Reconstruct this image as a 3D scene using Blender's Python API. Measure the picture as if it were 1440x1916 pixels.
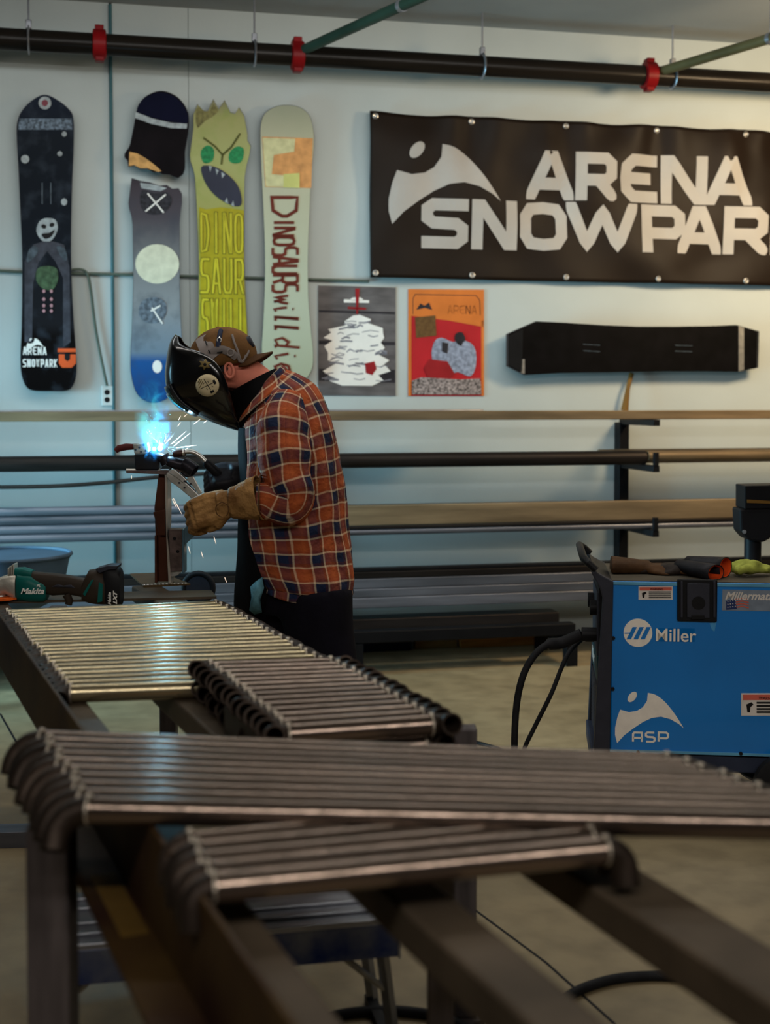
import bpy, bmesh, math, random
from mathutils import Vector, Matrix, noise
random.seed(7)
R = math.radians
for o in list(bpy.data.objects): bpy.data.objects.remove(o)
SC = bpy.context.scene
COL = SC.collection

# ------------------------------------------------------------------ camera
H = 1.4; F = 2430.0; HOR = 745.0; PITCH = R(2.5)
CY = HOR + F*math.tan(PITCH)
cam_data = bpy.data.cameras.new('camera'); cam = bpy.data.objects.new('camera', cam_data); COL.objects.link(cam)
cam.location = (0, 0, H); cam.rotation_euler = (R(90)-PITCH, 0, 0)
cam_data.sensor_fit = 'HORIZONTAL'; cam_data.sensor_width = 24.0
cam_data.lens = F/1440*24.0
cam_data.shift_y = -(958-CY)/1440
cam_data.clip_start = 0.05; cam_data.clip_end = 100
cam_data.dof.use_dof = True; cam_data.dof.focus_distance = 4.35; cam_data.dof.aperture_fstop = 2.3
SC.camera = cam
SC.view_settings.view_transform = 'Standard'; SC.view_settings.look = 'None'
SC.view_settings.gamma = 1; SC.view_settings.use_curve_mapping = False
SC.view_settings.exposure = -0.22

# ------------------------------------------------------------------ world, room lights and added fills
w = bpy.data.worlds.new('world'); SC.world = w; w.use_nodes = True
w.node_tree.nodes['Background'].inputs[0].default_value = (0.5, 0.62, 0.7, 1)
w.node_tree.nodes['Background'].inputs[1].default_value = 0.03
def area(name, loc, target, sx, sy, power, col):
    l = bpy.data.lights.new(name, 'AREA'); l.shape = 'RECTANGLE'; l.size = sx; l.size_y = sy
    l.energy = power; l.color = col
    o = bpy.data.objects.new(name, l); COL.objects.link(o); o.location = loc
    o.rotation_euler = (Vector(target)-Vector(loc)).to_track_quat('-Z', 'Y').to_euler()
    return o
area('tube_lamp_rear', (0.4, -0.6, 3.1), (0.4, 1.6, 0), 5.0, 0.12, 112, (1.0, 0.94, 0.88))
area('tube_lamp_middle', (-0.2, 4.1, 3.28), (-0.2, 4.1, 0), 5.0, 0.16, 34, (1.0, 0.95, 0.88))
area('tube_lamp_wall', (-0.4, 5.35, 3.25), (-0.4, 6.4, 0), 5.2, 0.22, 40, (0.93, 0.98, 0.98))
area('lamp_right', (2.9, 5.9, 2.9), (2.5, 7.6, 1.3), 0.8, 0.5, 85, (1.0, 0.74, 0.44))
area('ceiling_fill', (1.2, 4.4, 3.0), (1.4, 5.2, 4.0), 3.0, 0.6, 34, (1.0, 0.95, 0.88))  # unseen fill added to brighten the ceiling
dl = area('low_cool_fill', (-3.3, 5.35, 0.95), (1.0, 6.9, 0.8), 1.0, 1.5, 75, (0.36, 0.78, 1.0)); dl.data.spread = R(75)  # unseen cool light added out of frame to tint the lower wall

# ------------------------------------------------------------------ projection helpers (used to read sizes off the photograph)
sP, cP = math.sin(PITCH), math.cos(PITCH)
def ray(px, py):
    xc = (px-720)/F; yc = -(py-CY)/F
    return Vector((xc, cP+yc*sP, -sP+yc*cP))
def AD(px, py, y):                       # point at world depth y
    d = ray(px, py); return Vector((0, 0, H))+d*(y/d.y)
def AZ(px, py, z):                       # point at world height z
    d = ray(px, py); return Vector((0, 0, H))+d*((z-H)/d.z)
WL = Vector((-2.0, 6.75, 0)); WR = Vector((2.28, 7.69, 0))
WD = (WR-WL).normalized(); WN = Vector((WD.y, -WD.x, 0)); WA = math.atan2(WD.y, WD.x)
def WP(a, z, off=0): return WL+WD*a+WN*off+Vector((0, 0, z))
def OW(px, py, off=0):                   # (a, z) where the view ray meets the plane off in front of the wall
    d = ray(px, py); o = Vector((0, 0, H)); q = WL+WN*off
    t = (q-o).dot(WN)/d.dot(WN); p = o+d*t
    return ((p-WL).dot(WD), p.z)
VPX = -290.0
TH = math.atan2(720-VPX, F)              # table yaw to the left
TU = Vector((-math.sin(TH), math.cos(TH), 0)); TV = Vector((math.cos(TH), math.sin(TH), 0))
def TP(u, v, z): return TU*u+TV*v+Vector((0, 0, z))
def TZ(px, py, z): p = AZ(px, py, z); return p.dot(TU), p.dot(TV)

# ------------------------------------------------------------------ materials
MATS = {}
def nodes(m): return m.node_tree.nodes, m.node_tree.links
def mat(name, col, rough=0.6, metal=0.0, var=0.15, scale=8.0, bump=0.0, bscale=None, col2=None, stretch=(1, 1, 1), rnd=0.0, spec=0.14, emit=None, es=0, coat=0, detail=4, dist=0.0, bd=0.004):
    if name in MATS: return MATS[name]
    m = bpy.data.materials.new(name); m.use_nodes = True; MATS[name] = m
    n, l = nodes(m); b = n['Principled BSDF']
    b.inputs['Roughness'].default_value = rough; b.inputs['Metallic'].default_value = metal
    b.inputs['Specular IOR Level'].default_value = spec
    if coat: b.inputs['Coat Weight'].default_value = coat; b.inputs['Coat Roughness'].default_value = 0.08
    c1 = tuple(max(0, c*(1-var)) for c in col); c2 = col2 if col2 else tuple(min(1, c*(1+var)) for c in col)
    tc = n.new('ShaderNodeTexCoord'); mp = n.new('ShaderNodeMapping'); mp.inputs['Scale'].default_value = stretch
    l.new(tc.outputs['Object'], mp.inputs['Vector'])
    nz = n.new('ShaderNodeTexNoise'); nz.inputs['Scale'].default_value = scale; nz.inputs['Detail'].default_value = detail
    nz.inputs['Distortion'].default_value = dist
    vec = mp.outputs['Vector']
    if rnd:
        oi = n.new('ShaderNodeObjectInfo'); va = n.new('ShaderNodeVectorMath'); va.operation = 'ADD'
        mu = n.new('ShaderNodeMath'); mu.operation = 'MULTIPLY'; mu.inputs[1].default_value = 37
        l.new(oi.outputs['Random'], mu.inputs[0]); l.new(mp.outputs['Vector'], va.inputs[0]); l.new(mu.outputs[0], va.inputs[1]); vec = va.outputs[0]
    l.new(vec, nz.inputs['Vector'])
    rp = n.new('ShaderNodeValToRGB'); rp.color_ramp.elements[0].position = 0.32; rp.color_ramp.elements[1].position = 0.68
    rp.color_ramp.elements[0].color = (*c1, 1); rp.color_ramp.elements[1].color = (*c2, 1)
    l.new(nz.outputs['Fac'], rp.inputs['Fac'])
    out = rp.outputs['Color']
    if rnd:
        hs = n.new('ShaderNodeHueSaturation'); mr = n.new('ShaderNodeMapRange')
        mr.inputs['To Min'].default_value = 1-rnd; mr.inputs['To Max'].default_value = 1+rnd
        l.new(oi.outputs['Random'], mr.inputs['Value']); l.new(mr.outputs[0], hs.inputs['Value']); l.new(out, hs.inputs['Color']); out = hs.outputs['Color']
    l.new(out, b.inputs['Base Color'])
    if bump:
        bn = n.new('ShaderNodeTexNoise'); bn.inputs['Scale'].default_value = bscale or scale*4; bn.inputs['Detail'].default_value = 5
        l.new(vec, bn.inputs['Vector'])
        bp = n.new('ShaderNodeBump'); bp.inputs['Strength'].default_value = min(1, bump); bp.inputs['Distance'].default_value = bd
        l.new(bn.outputs['Fac'], bp.inputs['Height']); l.new(bp.outputs['Normal'], b.inputs['Normal'])
    if emit:
        b.inputs['Emission Color'].default_value = (*emit, 1); b.inputs['Emission Strength'].default_value = es
    return m
def srgb(r, g, b):
    f = lambda c: ((c/255+0.055)/1.055)**2.4 if c > 10 else c/255/12.92
    return (f(r), f(g), f(b))
m_tube = mat('mill_scale_steel', srgb(112, 98, 88), 0.2, 0.9, 0.2, 2.5, 0.05, 50, stretch=(1, 6, 6), rnd=0.28)
m_tubeg = mat('bright_steel_tube', srgb(152, 140, 112), 0.24, 0.85, 0.2, 3, 0.05, 50, stretch=(1, 6, 6), rnd=0.25)
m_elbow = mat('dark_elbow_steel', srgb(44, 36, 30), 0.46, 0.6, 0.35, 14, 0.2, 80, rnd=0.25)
m_weld = mat('weld_metal', srgb(175, 165, 150), 0.4, 0.8, 0.3, 60, 0.6, 160)
m_beam = mat('rusty_beam_steel', srgb(72, 62, 50), 0.55, 0.35, 0.4, 5, 0.25, 40, detail=8)
m_beamr = mat('brown_beam_steel', srgb(46, 24, 13), 0.6, 0.0, 0.4, 4, 0.25, 40, col2=srgb(62, 46, 20), detail=8)
m_leg = mat('grey_leg_steel', srgb(80, 74, 74), 0.5, 0.4, 0.3, 7, 0.2, 40, stretch=(5, 5, 0.6), rnd=0.15)
m_rust = mat('rust', srgb(120, 62, 30), 0.8, 0.1, 0.4, 20, 0.4, 90)
m_rack = mat('black_rack_steel', srgb(22, 22, 24), 0.5, 0.4, 0.2)
m_stockb = mat('brown_bar_stock', srgb(116, 98, 74), 0.5, 0.25, 0.35, 3, 0.1, 30, stretch=(0.6, 6, 6), rnd=0.2)
m_stockd = mat('dark_bar_stock', srgb(40, 35, 32), 0.45, 0.5, 0.35, 3, 0.1, 30, stretch=(0.6, 6, 6), rnd=0.2)
m_stockg = mat('grey_bar_stock', srgb(104, 105, 112), 0.38, 0.55, 0.35, 3, 0.1, 30, stretch=(0.5, 6, 6), rnd=0.25)
m_alu = mat('aluminium', srgb(150, 152, 158), 0.35, 0.8, 0.25, 8, 0.2, 50)
m_bluemet = mat('blue_stained_metal', srgb(120, 126, 140), 0.35, 0.6, 0.1, 11, 0.2, 40, col2=srgb(34, 52, 110), detail=7)
m_black = mat('black_plastic', srgb(20, 20, 22), 0.5, 0, 0.2)
m_dkgrey = mat('dark_grey_plastic', srgb(46, 47, 55), 0.55, 0, 0.12, 20, 0.1)
m_rubber = mat('black_rubber', srgb(24, 24, 26), 0.65, 0, 0.3, 20, 0.1)
m_white = mat('white_print', srgb(225, 222, 215), 0.6, 0, 0.06)
m_silver = mat('silver_metal', srgb(190, 188, 182), 0.32, 0.85, 0.2, 30, 0.1)
m_redp = mat('red_paint', srgb(120, 12, 16), 0.4, 0, 0.2)
m_wood = mat('timber', srgb(150, 112, 66), 0.7, 0, 0.25, 5, 0.2, 40, stretch=(1, 8, 8))
m_woodo = mat('orange_timber', srgb(170, 104, 44), 0.7, 0, 0.25, 5, 0.2, 40, stretch=(1, 8, 8))
m_wall = mat('painted_wall', srgb(176, 184, 182), 0.75, 0, 0.04, 2.2, 0.15, 60, detail=8)
m_wallo = mat('grey_block_wall', srgb(84, 86, 88), 0.85, 0, 0.1, 2)
m_ceil = mat('painted_ceiling', srgb(150, 152, 150), 0.8, 0, 0.05, 2)
m_seam = mat('teal_conduit', srgb(62, 98, 104), 0.6, 0, 0.1)
m_pipe = mat('dark_sprinkler_pipe', srgb(26, 22, 18), 0.3, 0.1, 0.3, 4, 0.05, stretch=(0.5, 4, 4))
m_gpipe = mat('green_sprinkler_pipe', srgb(38, 62, 52), 0.42, 0.1, 0.25, 4)
m_opipe = mat('olive_sprinkler_pipe', srgb(86, 80, 52), 0.42, 0.1, 0.25, 4)

# concrete floor
m_floor = bpy.data.materials.new('concrete_floor'); m_floor.use_nodes = True
n, l = nodes(m_floor); b = n['Principled BSDF']
tc = n.new('ShaderNodeTexCoord')
n1 = n.new('ShaderNodeTexNoise'); n1.inputs['Scale'].default_value = 1.1; n1.inputs['Detail'].default_value = 9; n1.inputs['Distortion'].default_value = 0.6
n2 = n.new('ShaderNodeTexNoise'); n2.inputs['Scale'].default_value = 9; n2.inputs['Detail'].default_value = 8
l.new(tc.outputs['Object'], n1.inputs['Vector']); l.new(tc.outputs['Object'], n2.inputs['Vector'])
rp = n.new('ShaderNodeValToRGB'); e = rp.color_ramp.elements
e[0].position = 0.3; e[0].color = (*srgb(112, 98, 70), 1); e[1].position = 0.7; e[1].color = (*srgb(152, 136, 104), 1)
l.new(n1.outputs['Fac'], rp.inputs['Fac'])
r2 = n.new('ShaderNodeValToRGB'); e = r2.color_ramp.elements
e[0].position = 0.25; e[0].color = (0.6, 0.58, 0.55, 1); e[1].position = 0.6; e[1].color = (1, 1, 1, 1)
l.new(n2.outputs['Fac'], r2.inputs['Fac'])
mx = n.new('ShaderNodeMix'); mx.data_type = 'RGBA'; mx.blend_type = 'MULTIPLY'; mx.inputs['Factor'].default_value = 0.8
l.new(rp.outputs[0], mx.inputs[6]); l.new(r2.outputs[0], mx.inputs[7]); l.new(mx.outputs[2], b.inputs['Base Color'])
b.inputs['Roughness'].default_value = 0.5
bp = n.new('ShaderNodeBump'); bp.inputs['Strength'].default_value = 0.3; bp.inputs['Distance'].default_value = 0.004
l.new(n2.outputs['Fac'], bp.inputs['Height']); l.new(bp.outputs['Normal'], b.inputs['Normal'])

# woven plaid flannel, driven by UVs in metres
def plaid(name, period):
    m = bpy.data.materials.new(name); m.use_nodes = True
    n, l = nodes(m); b = n['Principled BSDF']; b.inputs['Roughness'].default_value = 0.9
    b.inputs['Specular IOR Level'].default_value = 0.2
    uv = n.new('ShaderNodeTexCoord'); nz = n.new('ShaderNodeTexNoise'); nz.inputs['Scale'].default_value = 9; nz.inputs['Detail'].default_value = 2
    l.new(uv.outputs['Object'], nz.inputs['Vector'])
    sb = n.new('ShaderNodeVectorMath'); sb.operation = 'SUBTRACT'; sb.inputs[1].default_value = (0.5, 0.5, 0.5); l.new(nz.outputs['Color'], sb.inputs[0])
    sc_ = n.new('ShaderNodeVectorMath'); sc_.operation = 'SCALE'; sc_.inputs['Scale'].default_value = 0.022; l.new(sb.outputs[0], sc_.inputs[0])
    ad = n.new('ShaderNodeVectorMath'); ad.operation = 'ADD'; l.new(uv.outputs['UV'], ad.inputs[0]); l.new(sc_.outputs[0], ad.inputs[1])
    sx = n.new('ShaderNodeSeparateXYZ'); l.new(ad.outputs[0], sx.inputs[0])
    outs = []
    for ch in (0, 1):
        dv = n.new('ShaderNodeMath'); dv.operation = 'DIVIDE'; dv.inputs[1].default_value = period; l.new(sx.outputs[ch], dv.inputs[0])
        fr = n.new('ShaderNodeMath'); fr.operation = 'FRACT'; l.new(dv.outputs[0], fr.inputs[0])
        rp = n.new('ShaderNodeValToRGB'); cr = rp.color_ramp; cr.interpolation = 'LINEAR'
        O = srgb(166, 82, 40); O2 = srgb(132, 56, 30); N = srgb(22, 32, 58); C = srgb(206, 182, 150); Mn = srgb(66, 30, 34)
        stops = [(0, O), (0.15, O2), (0.18, C), (0.215, C), (0.24, N), (0.52, N), (0.54, Mn), (0.62, Mn), (0.65, C), (0.68, C), (0.71, O2), (1, O)]
        while len(cr.elements) < len(stops): cr.elements.new(0.5)
        for el, (p, c) in zip(cr.elements, stops): el.position = p; el.color = (*c, 1)
        l.new(fr.outputs[0], rp.inputs['Fac']); outs.append(rp.outputs[0])
    mx = n.new('ShaderNodeMix'); mx.data_type = 'RGBA'; mx.inputs['Factor'].default_value = 0.5
    l.new(outs[0], mx.inputs[6]); l.new(outs[1], mx.inputs[7]); l.new(mx.outputs[2], b.inputs['Base Color'])
    n3 = n.new('ShaderNodeTexNoise'); n3.inputs['Scale'].default_value = 10; n3.inputs['Detail'].default_value = 4
    l.new(uv.outputs['Object'], n3.inputs['Vector'])
    bp = n.new('ShaderNodeBump'); bp.inputs['Strength'].default_value = 0.8; bp.inputs['Distance'].default_value = 0.05
    l.new(n3.outputs['Fac'], bp.inputs['Height']); l.new(bp.outputs['Normal'], b.inputs['Normal'])
    return m
m_plaid = plaid('plaid_flannel', 0.092)

# ------------------------------------------------------------------ mesh builder
class MB:
    def __init__(s): s.v = []; s.f = []; s.wrap = 0
    def add(s, vs, fs):
        k = len(s.v); s.v += [tuple(v) for v in vs]; s.f += [tuple(i+k for i in f) for f in fs]; return s
    def box(s, x0, x1, y0, y1, z0, z1, M=None):
        vs = [Vector((x, y, z)) for z in (z0, z1) for y in (y0, y1) for x in (x0, x1)]
        if M: vs = [M @ v for v in vs]
        return s.add(vs, [(0, 2, 3, 1), (4, 5, 7, 6), (0, 1, 5, 4), (2, 6, 7, 3), (0, 4, 6, 2), (1, 3, 7, 5)])
    def tube(s, path, rad, seg=16, cap=True, up=None, flat=1.0, closed=False):
        P = [Vector(p) for p in path]; N = len(P)
        if not hasattr(rad, '__len__'): rad = [rad]*N
        rings = []; prev = None
        for i, p in enumerate(P):
            if closed: t = (P[(i+1) % N]-P[i-1])
            else: t = (P[min(i+1, N-1)]-P[max(i-1, 0)])
            t = t.normalized()
            if prev is None:
                a = Vector(up) if up else (Vector((0, 0, 1)) if abs(t.z) < 0.9 else Vector((1, 0, 0)))
                x = (a-t*a.dot(t)).normalized()
            else: x = (prev-t*prev.dot(t)).normalized()
            prev = x; y = t.cross(x)
            rings.append([p+(x*math.cos(q*2*math.pi/seg)+y*math.sin(q*2*math.pi/seg)*flat)*rad[i] for q in range(seg)])
        vs = [v for r in rings for v in r]; fs = []
        for i in range(N if closed else N-1):
            for q in range(seg):
                a = i*seg+q; b_ = i*seg+(q+1) % seg; c = ((i+1) % N)*seg
                fs.append((a, b_, c+(q+1) % seg, c+q))
        if cap and not closed:
            fs.append(tuple(reversed(range(seg)))); fs.append(tuple(range((N-1)*seg, N*seg)))
        return s.add(vs, fs)
    def cyl(s, a, b_, r, seg=20, r2=None): return s.tube([a, b_], [r, r2 if r2 is not None else r], seg)
    def pipe(s, path, ro, ri, seg=20):           # hollow tube with rim ends
        P = list(path); return s.tube(P+P[::-1], [ro]*len(P)+[ri]*len(P), seg, cap=False, ) if False else s._pipe(P, ro, ri, seg)
    def _pipe(s, P, ro, ri, seg):
        k0 = len(s.v); s.tube(P, ro, seg, cap=False); k1 = len(s.v); s.tube(P, ri, seg, cap=False)
        n_ = len(P)
        # flip the inner faces and bridge the ends
        nf = (n_-1)*seg
        s.f[-nf:] = [tuple(reversed(f)) for f in s.f[-nf:]]
        for e in (0, n_-1):
            for q in range(seg):
                a = k0+e*seg+q; b_ = k0+e*seg+(q+1) % seg; c = k1+e*seg+(q+1) % seg; d = k1+e*seg+q
                s.f.append((a, d, c, b_) if e == 0 else (a, b_, c, d))
        return s
    def sphere(s, c, r, seg=16, rings=10, M=None):
        rr = r if hasattr(r, '__len__') else (r, r, r); vs = [Vector((0, 0, rr[2]))]; fs = []
        for i in range(1, rings):
            th = math.pi*i/rings
            for q in range(seg):
                ph = 2*math.pi*q/seg; vs.append(Vector((rr[0]*math.sin(th)*math.cos(ph), rr[1]*math.sin(th)*math.sin(ph), rr[2]*math.cos(th))))
        vs.append(Vector((0, 0, -rr[2])))
        for q in range(seg): fs.append((0, 1+q, 1+(q+1) % seg))
        for i in range(rings-2):
            for q in range(seg):
                a = 1+i*seg; fs.append((a+q, a+seg+q, a+seg+(q+1) % seg, a+(q+1) % seg))
        a = 1+(rings-2)*seg; last = len(vs)-1
        for q in range(seg): fs.append((a+q, last, a+(q+1) % seg))
        vs = [(M @ v if M else v)+Vector(c) for v in vs]
        return s.add(vs, fs)
    def prism(s, pts, y0, y1, M=None):           # polygon in local x,z extruded along y
        n_ = len(pts); vs = [Vector((p[0], y0, p[1])) for p in pts]+[Vector((p[0], y1, p[1])) for p in pts]
        if M: vs = [M @ v for v in vs]
        fs = [tuple(range(n_)), tuple(reversed(range(n_, 2*n_)))]
        for i in range(n_): j = (i+1) % n_; fs.append((i, i+n_, j+n_, j))
        return s.add(vs, fs)
    def build(s, name, m, parent=None, loc=None, rot=None, smooth=True, bev=0, angle=40, uv=None):
        me = bpy.data.meshes.new(name); me.from_pydata(s.v, [], s.f); me.update()
        bm = bmesh.new(); bm.from_mesh(me)
        bad = [f for f in bm.faces if f.calc_area() < 1e-12]
        if bad: bmesh.ops.delete(bm, geom=bad, context='FACES_ONLY')
        if uv is None: bmesh.ops.recalc_face_normals(bm, faces=bm.faces)
        big = [f for f in bm.faces if len(f.verts) > 12]
        if big: bmesh.ops.triangulate(bm, faces=big)
        bm.to_mesh(me); bm.free()
        if uv is not None:
            ul = me.uv_layers.new(name='UVMap')
            for p in me.polygons:
                us = [uv[me.loops[li].vertex_index] for li in p.loop_indices]
                mxu = max(u[0] for u in us)
                for li, u in zip(p.loop_indices, us):
                    uu = u[0]
                    if s.wrap and mxu-uu > s.wrap*0.5: uu += s.wrap
                    ul.data[li].uv = (uu, u[1])
        if smooth:
            me.polygons.foreach_set('use_smooth', [True]*len(me.polygons)); me.set_sharp_from_angle(angle=R(angle))
        me.materials.append(m)
        o = bpy.data.objects.new(name, me); COL.objects.link(o)
        if parent: o.parent = parent
        if loc is not None: o.location = loc
        if rot is not None: o.rotation_euler = rot
        if bev:
            bv = o.modifiers.new('bevel', 'BEVEL'); bv.width = bev; bv.segments = 2; bv.limit_method = 'ANGLE'; bv.angle_limit = R(35)
        return o
def tag(o, label, cat=None, group=None, kind=None):
    if label: o['label'] = label
    if cat: o['category'] = cat
    if group: o['group'] = group
    if kind: o['kind'] = kind
    return o
def thing(name, label, cat, loc=(0, 0, 0), rz=0, group=None, rot=None):
    o = bpy.data.objects.new(name, None); COL.objects.link(o); o.empty_display_size = 0.05
    o.location = loc; o.rotation_euler = rot if rot else (0, 0, rz)
    return tag(o, label, cat, group)
def struct(o): o['kind'] = 'structure'; return o
def smooth_path(pts, k=6, closed=False):
    P = [Vector(p) for p in pts]; n_ = len(P); out = []
    rng = range(n_) if closed else range(n_-1)
    for i in rng:
        if closed: p0, p1, p2, p3 = P[i-1], P[i], P[(i+1) % n_], P[(i+2) % n_]
        else: p0, p1, p2, p3 = P[max(i-1, 0)], P[i], P[i+1], P[min(i+2, n_-1)]
        for j in range(k):
            t = j/k; out.append(0.5*((2*p1)+(p2-p0)*t+(2*p0-5*p1+4*p2-p3)*t*t+(3*p1-p0-3*p2+p3)*t**3))
    if not closed: out.append(P[-1])
    return out
def lerp(a, b_, t): return a+(b_-a)*t
def remesh(o, vox, it=2):
    m = o.modifiers.new('remesh', 'REMESH'); m.mode = 'VOXEL'; m.voxel_size = vox; m.use_smooth_shade = True
    sm = o.modifiers.new('smooth', 'SMOOTH'); sm.iterations = it; sm.factor = 0.5
    return o

# ---- stroke lettering: glyphs are polylines in a unit box, drawn as ribbons
GL = {
 'A': [[(0, 0), (.42, 1), (.58, 1), (1, 0)], [(.2, .27), (.8, .27)]],
 'R': [[(0, 0), (0, 1), (.82, 1), (1, .86), (1, .54), (.82, .4), (.02, .4)], [(.55, .4), (1, 0)]],
 'E': [[(1, 1), (.3, 1), (.04, .8), (0, .5), (.04, .2), (.3, 0), (1, 0)], [(.02, .5), (.95, .5)]],
 'N': [[(0, 0), (0, 1), (.12, 1), (.88, 0), (1, 0), (1, 1)]],
 'S': [[(.95, 1), (.18, 1), (0, .88), (0, .64), (.18, .52), (.82, .5), (1, .38), (1, .13), (.82, 0), (.03, 0)]],
 'O': [[(.5, 1), (.86, .96), (1, .75), (1, .25), (.86, .04), (.5, 0), (.14, .04), (0, .25), (0, .75), (.14, .96), (.5, 1)]],
 'W': [[(0, 1), (.25, 0), (.5, .95), (.75, 0), (1, 1)]],
 'P': [[(0, 0), (0, 1), (.82, 1), (1, .86), (1, .52), (.82, .38), (.02, .38)]],
 'K': [[(0, 0), (0, 1)], [(1, 1), (.1, .45), (1, 0)]],
 'I': [[(.5, 0), (.5, 1)]],
 'D': [[(0, 0), (0, 1), (.7, .95), (1, .6), (1, .4), (.7, .05), (0, 0)]],
 'U': [[(0, 1), (0, .15), (.2, 0), (.8, 0), (1, .15), (1, 1)]],
 'L': [[(0, 1), (0, 0), (1, 0)]],
 'a': [[(0, 0), (0, .8), (.2, 1), (.8, 1), (1, .8), (1, 0)], [(0, .45), (1, .45)]],
 'w': [[(0, .6), (.2, 0), (.5, .5), (.75, 0), (1, .6)]],
 'i': [[(.3, .55), (.5, 0), (.8, .1)], [(.5, .78), (.52, .84)]],
 'l': [[(.3, 0), (.5, 1), (.6, 1), (.35, .1), (.8, .05)]],
 'd': [[(.9, 1), (.7, 0), (.9, .05)], [(.75, .45), (.4, .55), (.05, .3), (.2, 0), (.7, .12)]],
 'e': [[(.1, .3), (.7, .4), (.6, .6), (.25, .55), (.05, .25), (.3, 0), (.85, .1)]],
}
def ribbon(mb, pts, t, fn, step=0.03):
    P = [Vector((p[0], p[1])) for p in pts]; Q = [P[0]]
    for a, b_ in zip(P, P[1:]):
        k = max(1, int((b_-a).length/step))
        for j in range(1, k+1): Q.append(a.lerp(b_, j/k))
    closed = (P[0]-P[-1]).length < 1e-6
    L_, R_ = [], []
    for i, p in enumerate(Q):
        d0 = (Q[i]-Q[i-1]) if i > 0 else ((Q[-1]-Q[-2]) if closed else Q[1]-Q[0])
        d1 = (Q[i+1]-Q[i]) if i < len(Q)-1 else ((Q[1]-Q[0]) if closed else Q[-1]-Q[-2])
        d0 = d0.normalized(); d1 = d1.normalized()
        n0 = Vector((-d0.y, d0.x)); n1 = Vector((-d1.y, d1.x)); nn = n0+n1
        if nn.length < 0.3: nn = n0
        nn.normalize(); k = 1/max(0.4, nn.dot(n0)); k = 1.0 if k > 1.5 else k
        L_.append(p+nn*t/2*k); R_.append(p-nn*t/2*k)
    vs = [fn(q.x, q.y) for q in L_]+[fn(q.x, q.y) for q in R_]; n_ = len(Q)
    mb.add(vs, [(i, i+1, n_+i+1, n_+i) for i in range(n_-1)])
def glyph(mb, ch, x0, x1, z0, z1, t, fn, rot=None):
    fc = lambda x, z: fn(min(max(x, x0), x1), min(max(z, z0), z1))
    for st in GL[ch]:
        P = [Vector((lerp(x0+t/2, x1-t/2, p[0]), lerp(z0+t/2, z1-t/2, p[1]))) for p in st]
        if (P[0]-P[-1]).length > 1e-6:
            for e, g in ((0, 1), (-1, -2)):
                if st[e][0] in (0, 1) or st[e][1] in (0, 1): P[e] = P[e]+(P[e]-P[g]).normalized()*t*.9
        ribbon(mb, P, t, fc)
def text_mesh(name, s, size, m, parent, loc, rot, bold=0.0, shear=0.0, sx=1.0, depth=0.0006, align='LEFT'):
    cu = bpy.data.curves.new(name, 'FONT'); cu.body = s; cu.size = size; cu.offset = bold; cu.shear = shear; cu.extrude = depth; cu.align_x = align
    t = bpy.data.objects.new(name+'_src', cu); COL.objects.link(t)
    dg = bpy.context.evaluated_depsgraph_get(); dg.update()
    me = bpy.data.meshes.new_from_object(t.evaluated_get(dg)); bpy.data.objects.remove(t)
    me.name = name; me.materials.clear(); me.materials.append(m)
    o = bpy.data.objects.new(name, me); COL.objects.link(o); o.parent = parent; o.location = loc; o.rotation_euler = rot; o.scale = (sx, 1, 1)
    return o
FRONT = (R(90), 0, 0)      # text upright, facing local -y

# logo outline shared by the banner, the welder and a snowboard (unit space, x right, y up)
LOGO = [(-.02, 1.0), (.2, .95), (.45, .78), (.7, .5), (.9, .22), (1.0, .06), (.85, .18), (.62, .3), (.36, .36), (.1, .32), (-.15, .2), (-.42, .02), (-.68, -.18), (-.88, -.4), (-.94, -.18), (-.94, .02), (-.88, .3), (-.8, .52), (-.55, .46), (-.32, .5), (-.16, .6), (-.04, .78)]
def logo_polys(cx, cz, w_, h_):
    body = [(cx+x*w_/2, cz+(y-.3)*h_/1.4) for x, y in [tuple(p[:2]) for p in smooth_path([(a, c, 0) for a, c in LOGO[:6]], 3)]+LOGO[6:]]
    eye = [(cx+(-.46+.13*math.cos(t)+.03*math.sin(t))*w_/2, cz+(.88-.3+.14*math.sin(t)+.04*math.cos(t))*h_/1.4) for t in [k*math.pi/8 for k in range(16)]]
    return [body, eye]

# ================================================================== STRUCTURE
RA0, RA1, RB = -2.6, 7.4, 10.5       # room along the wall, and depth towards the camera
ZC = 3.46
def WF(mb_box, name, m, **k):        # things laid out in wall coordinates
    return mb_box.build(name, m, loc=WL, rot=(0, 0, WA), **k)
struct(WF(MB().box(RA0, RA1, -RB, 0.25, -0.1, 0), 'floor', m_floor, smooth=False))
struct(WF(MB().box(RA0, RA1, -RB, 0.25, ZC, ZC+0.1), 'ceiling', m_ceil, smooth=False))
wb = struct(WF(MB().box(RA0, RA1, 0.02, 0.2, 0, ZC), 'wall_back', m_seam, smooth=False))
s1 = OW(212, 700)[0]; s2 = OW(356, 700)[0]
edges = [RA0, s1, s2, RA1]
for i in range(3):
    g = 0.008 if i == 0 else 0.0012
    o = MB().box(edges[i]+(0.008 if i == 1 else 0.0012), edges[i+1]-g, 0, 0.02, 0, ZC).build('wall_panel', m_wall, wb, smooth=False)
struct(WF(MB().box(RA0-0.15, RA0, -RB, 0.2, 0, ZC), 'wall_left', m_wallo, smooth=False))
struct(WF(MB().box(RA1, RA1+0.15, -RB, 0.2, 0, ZC), 'wall_right', m_wallo, smooth=False))
struct(WF(MB().box(RA0-0.15, RA1+0.15, -RB-0.15, -RB, 0, ZC), 'wall_front', m_wallo, smooth=False))
cj = MB()
o = MB().tube([WP(s1, 0.25, 0.008), WP(s1, ZC-0.01, 0.008)], 0.009, 8).build('trim_1', m_seam); struct(o)

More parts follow.
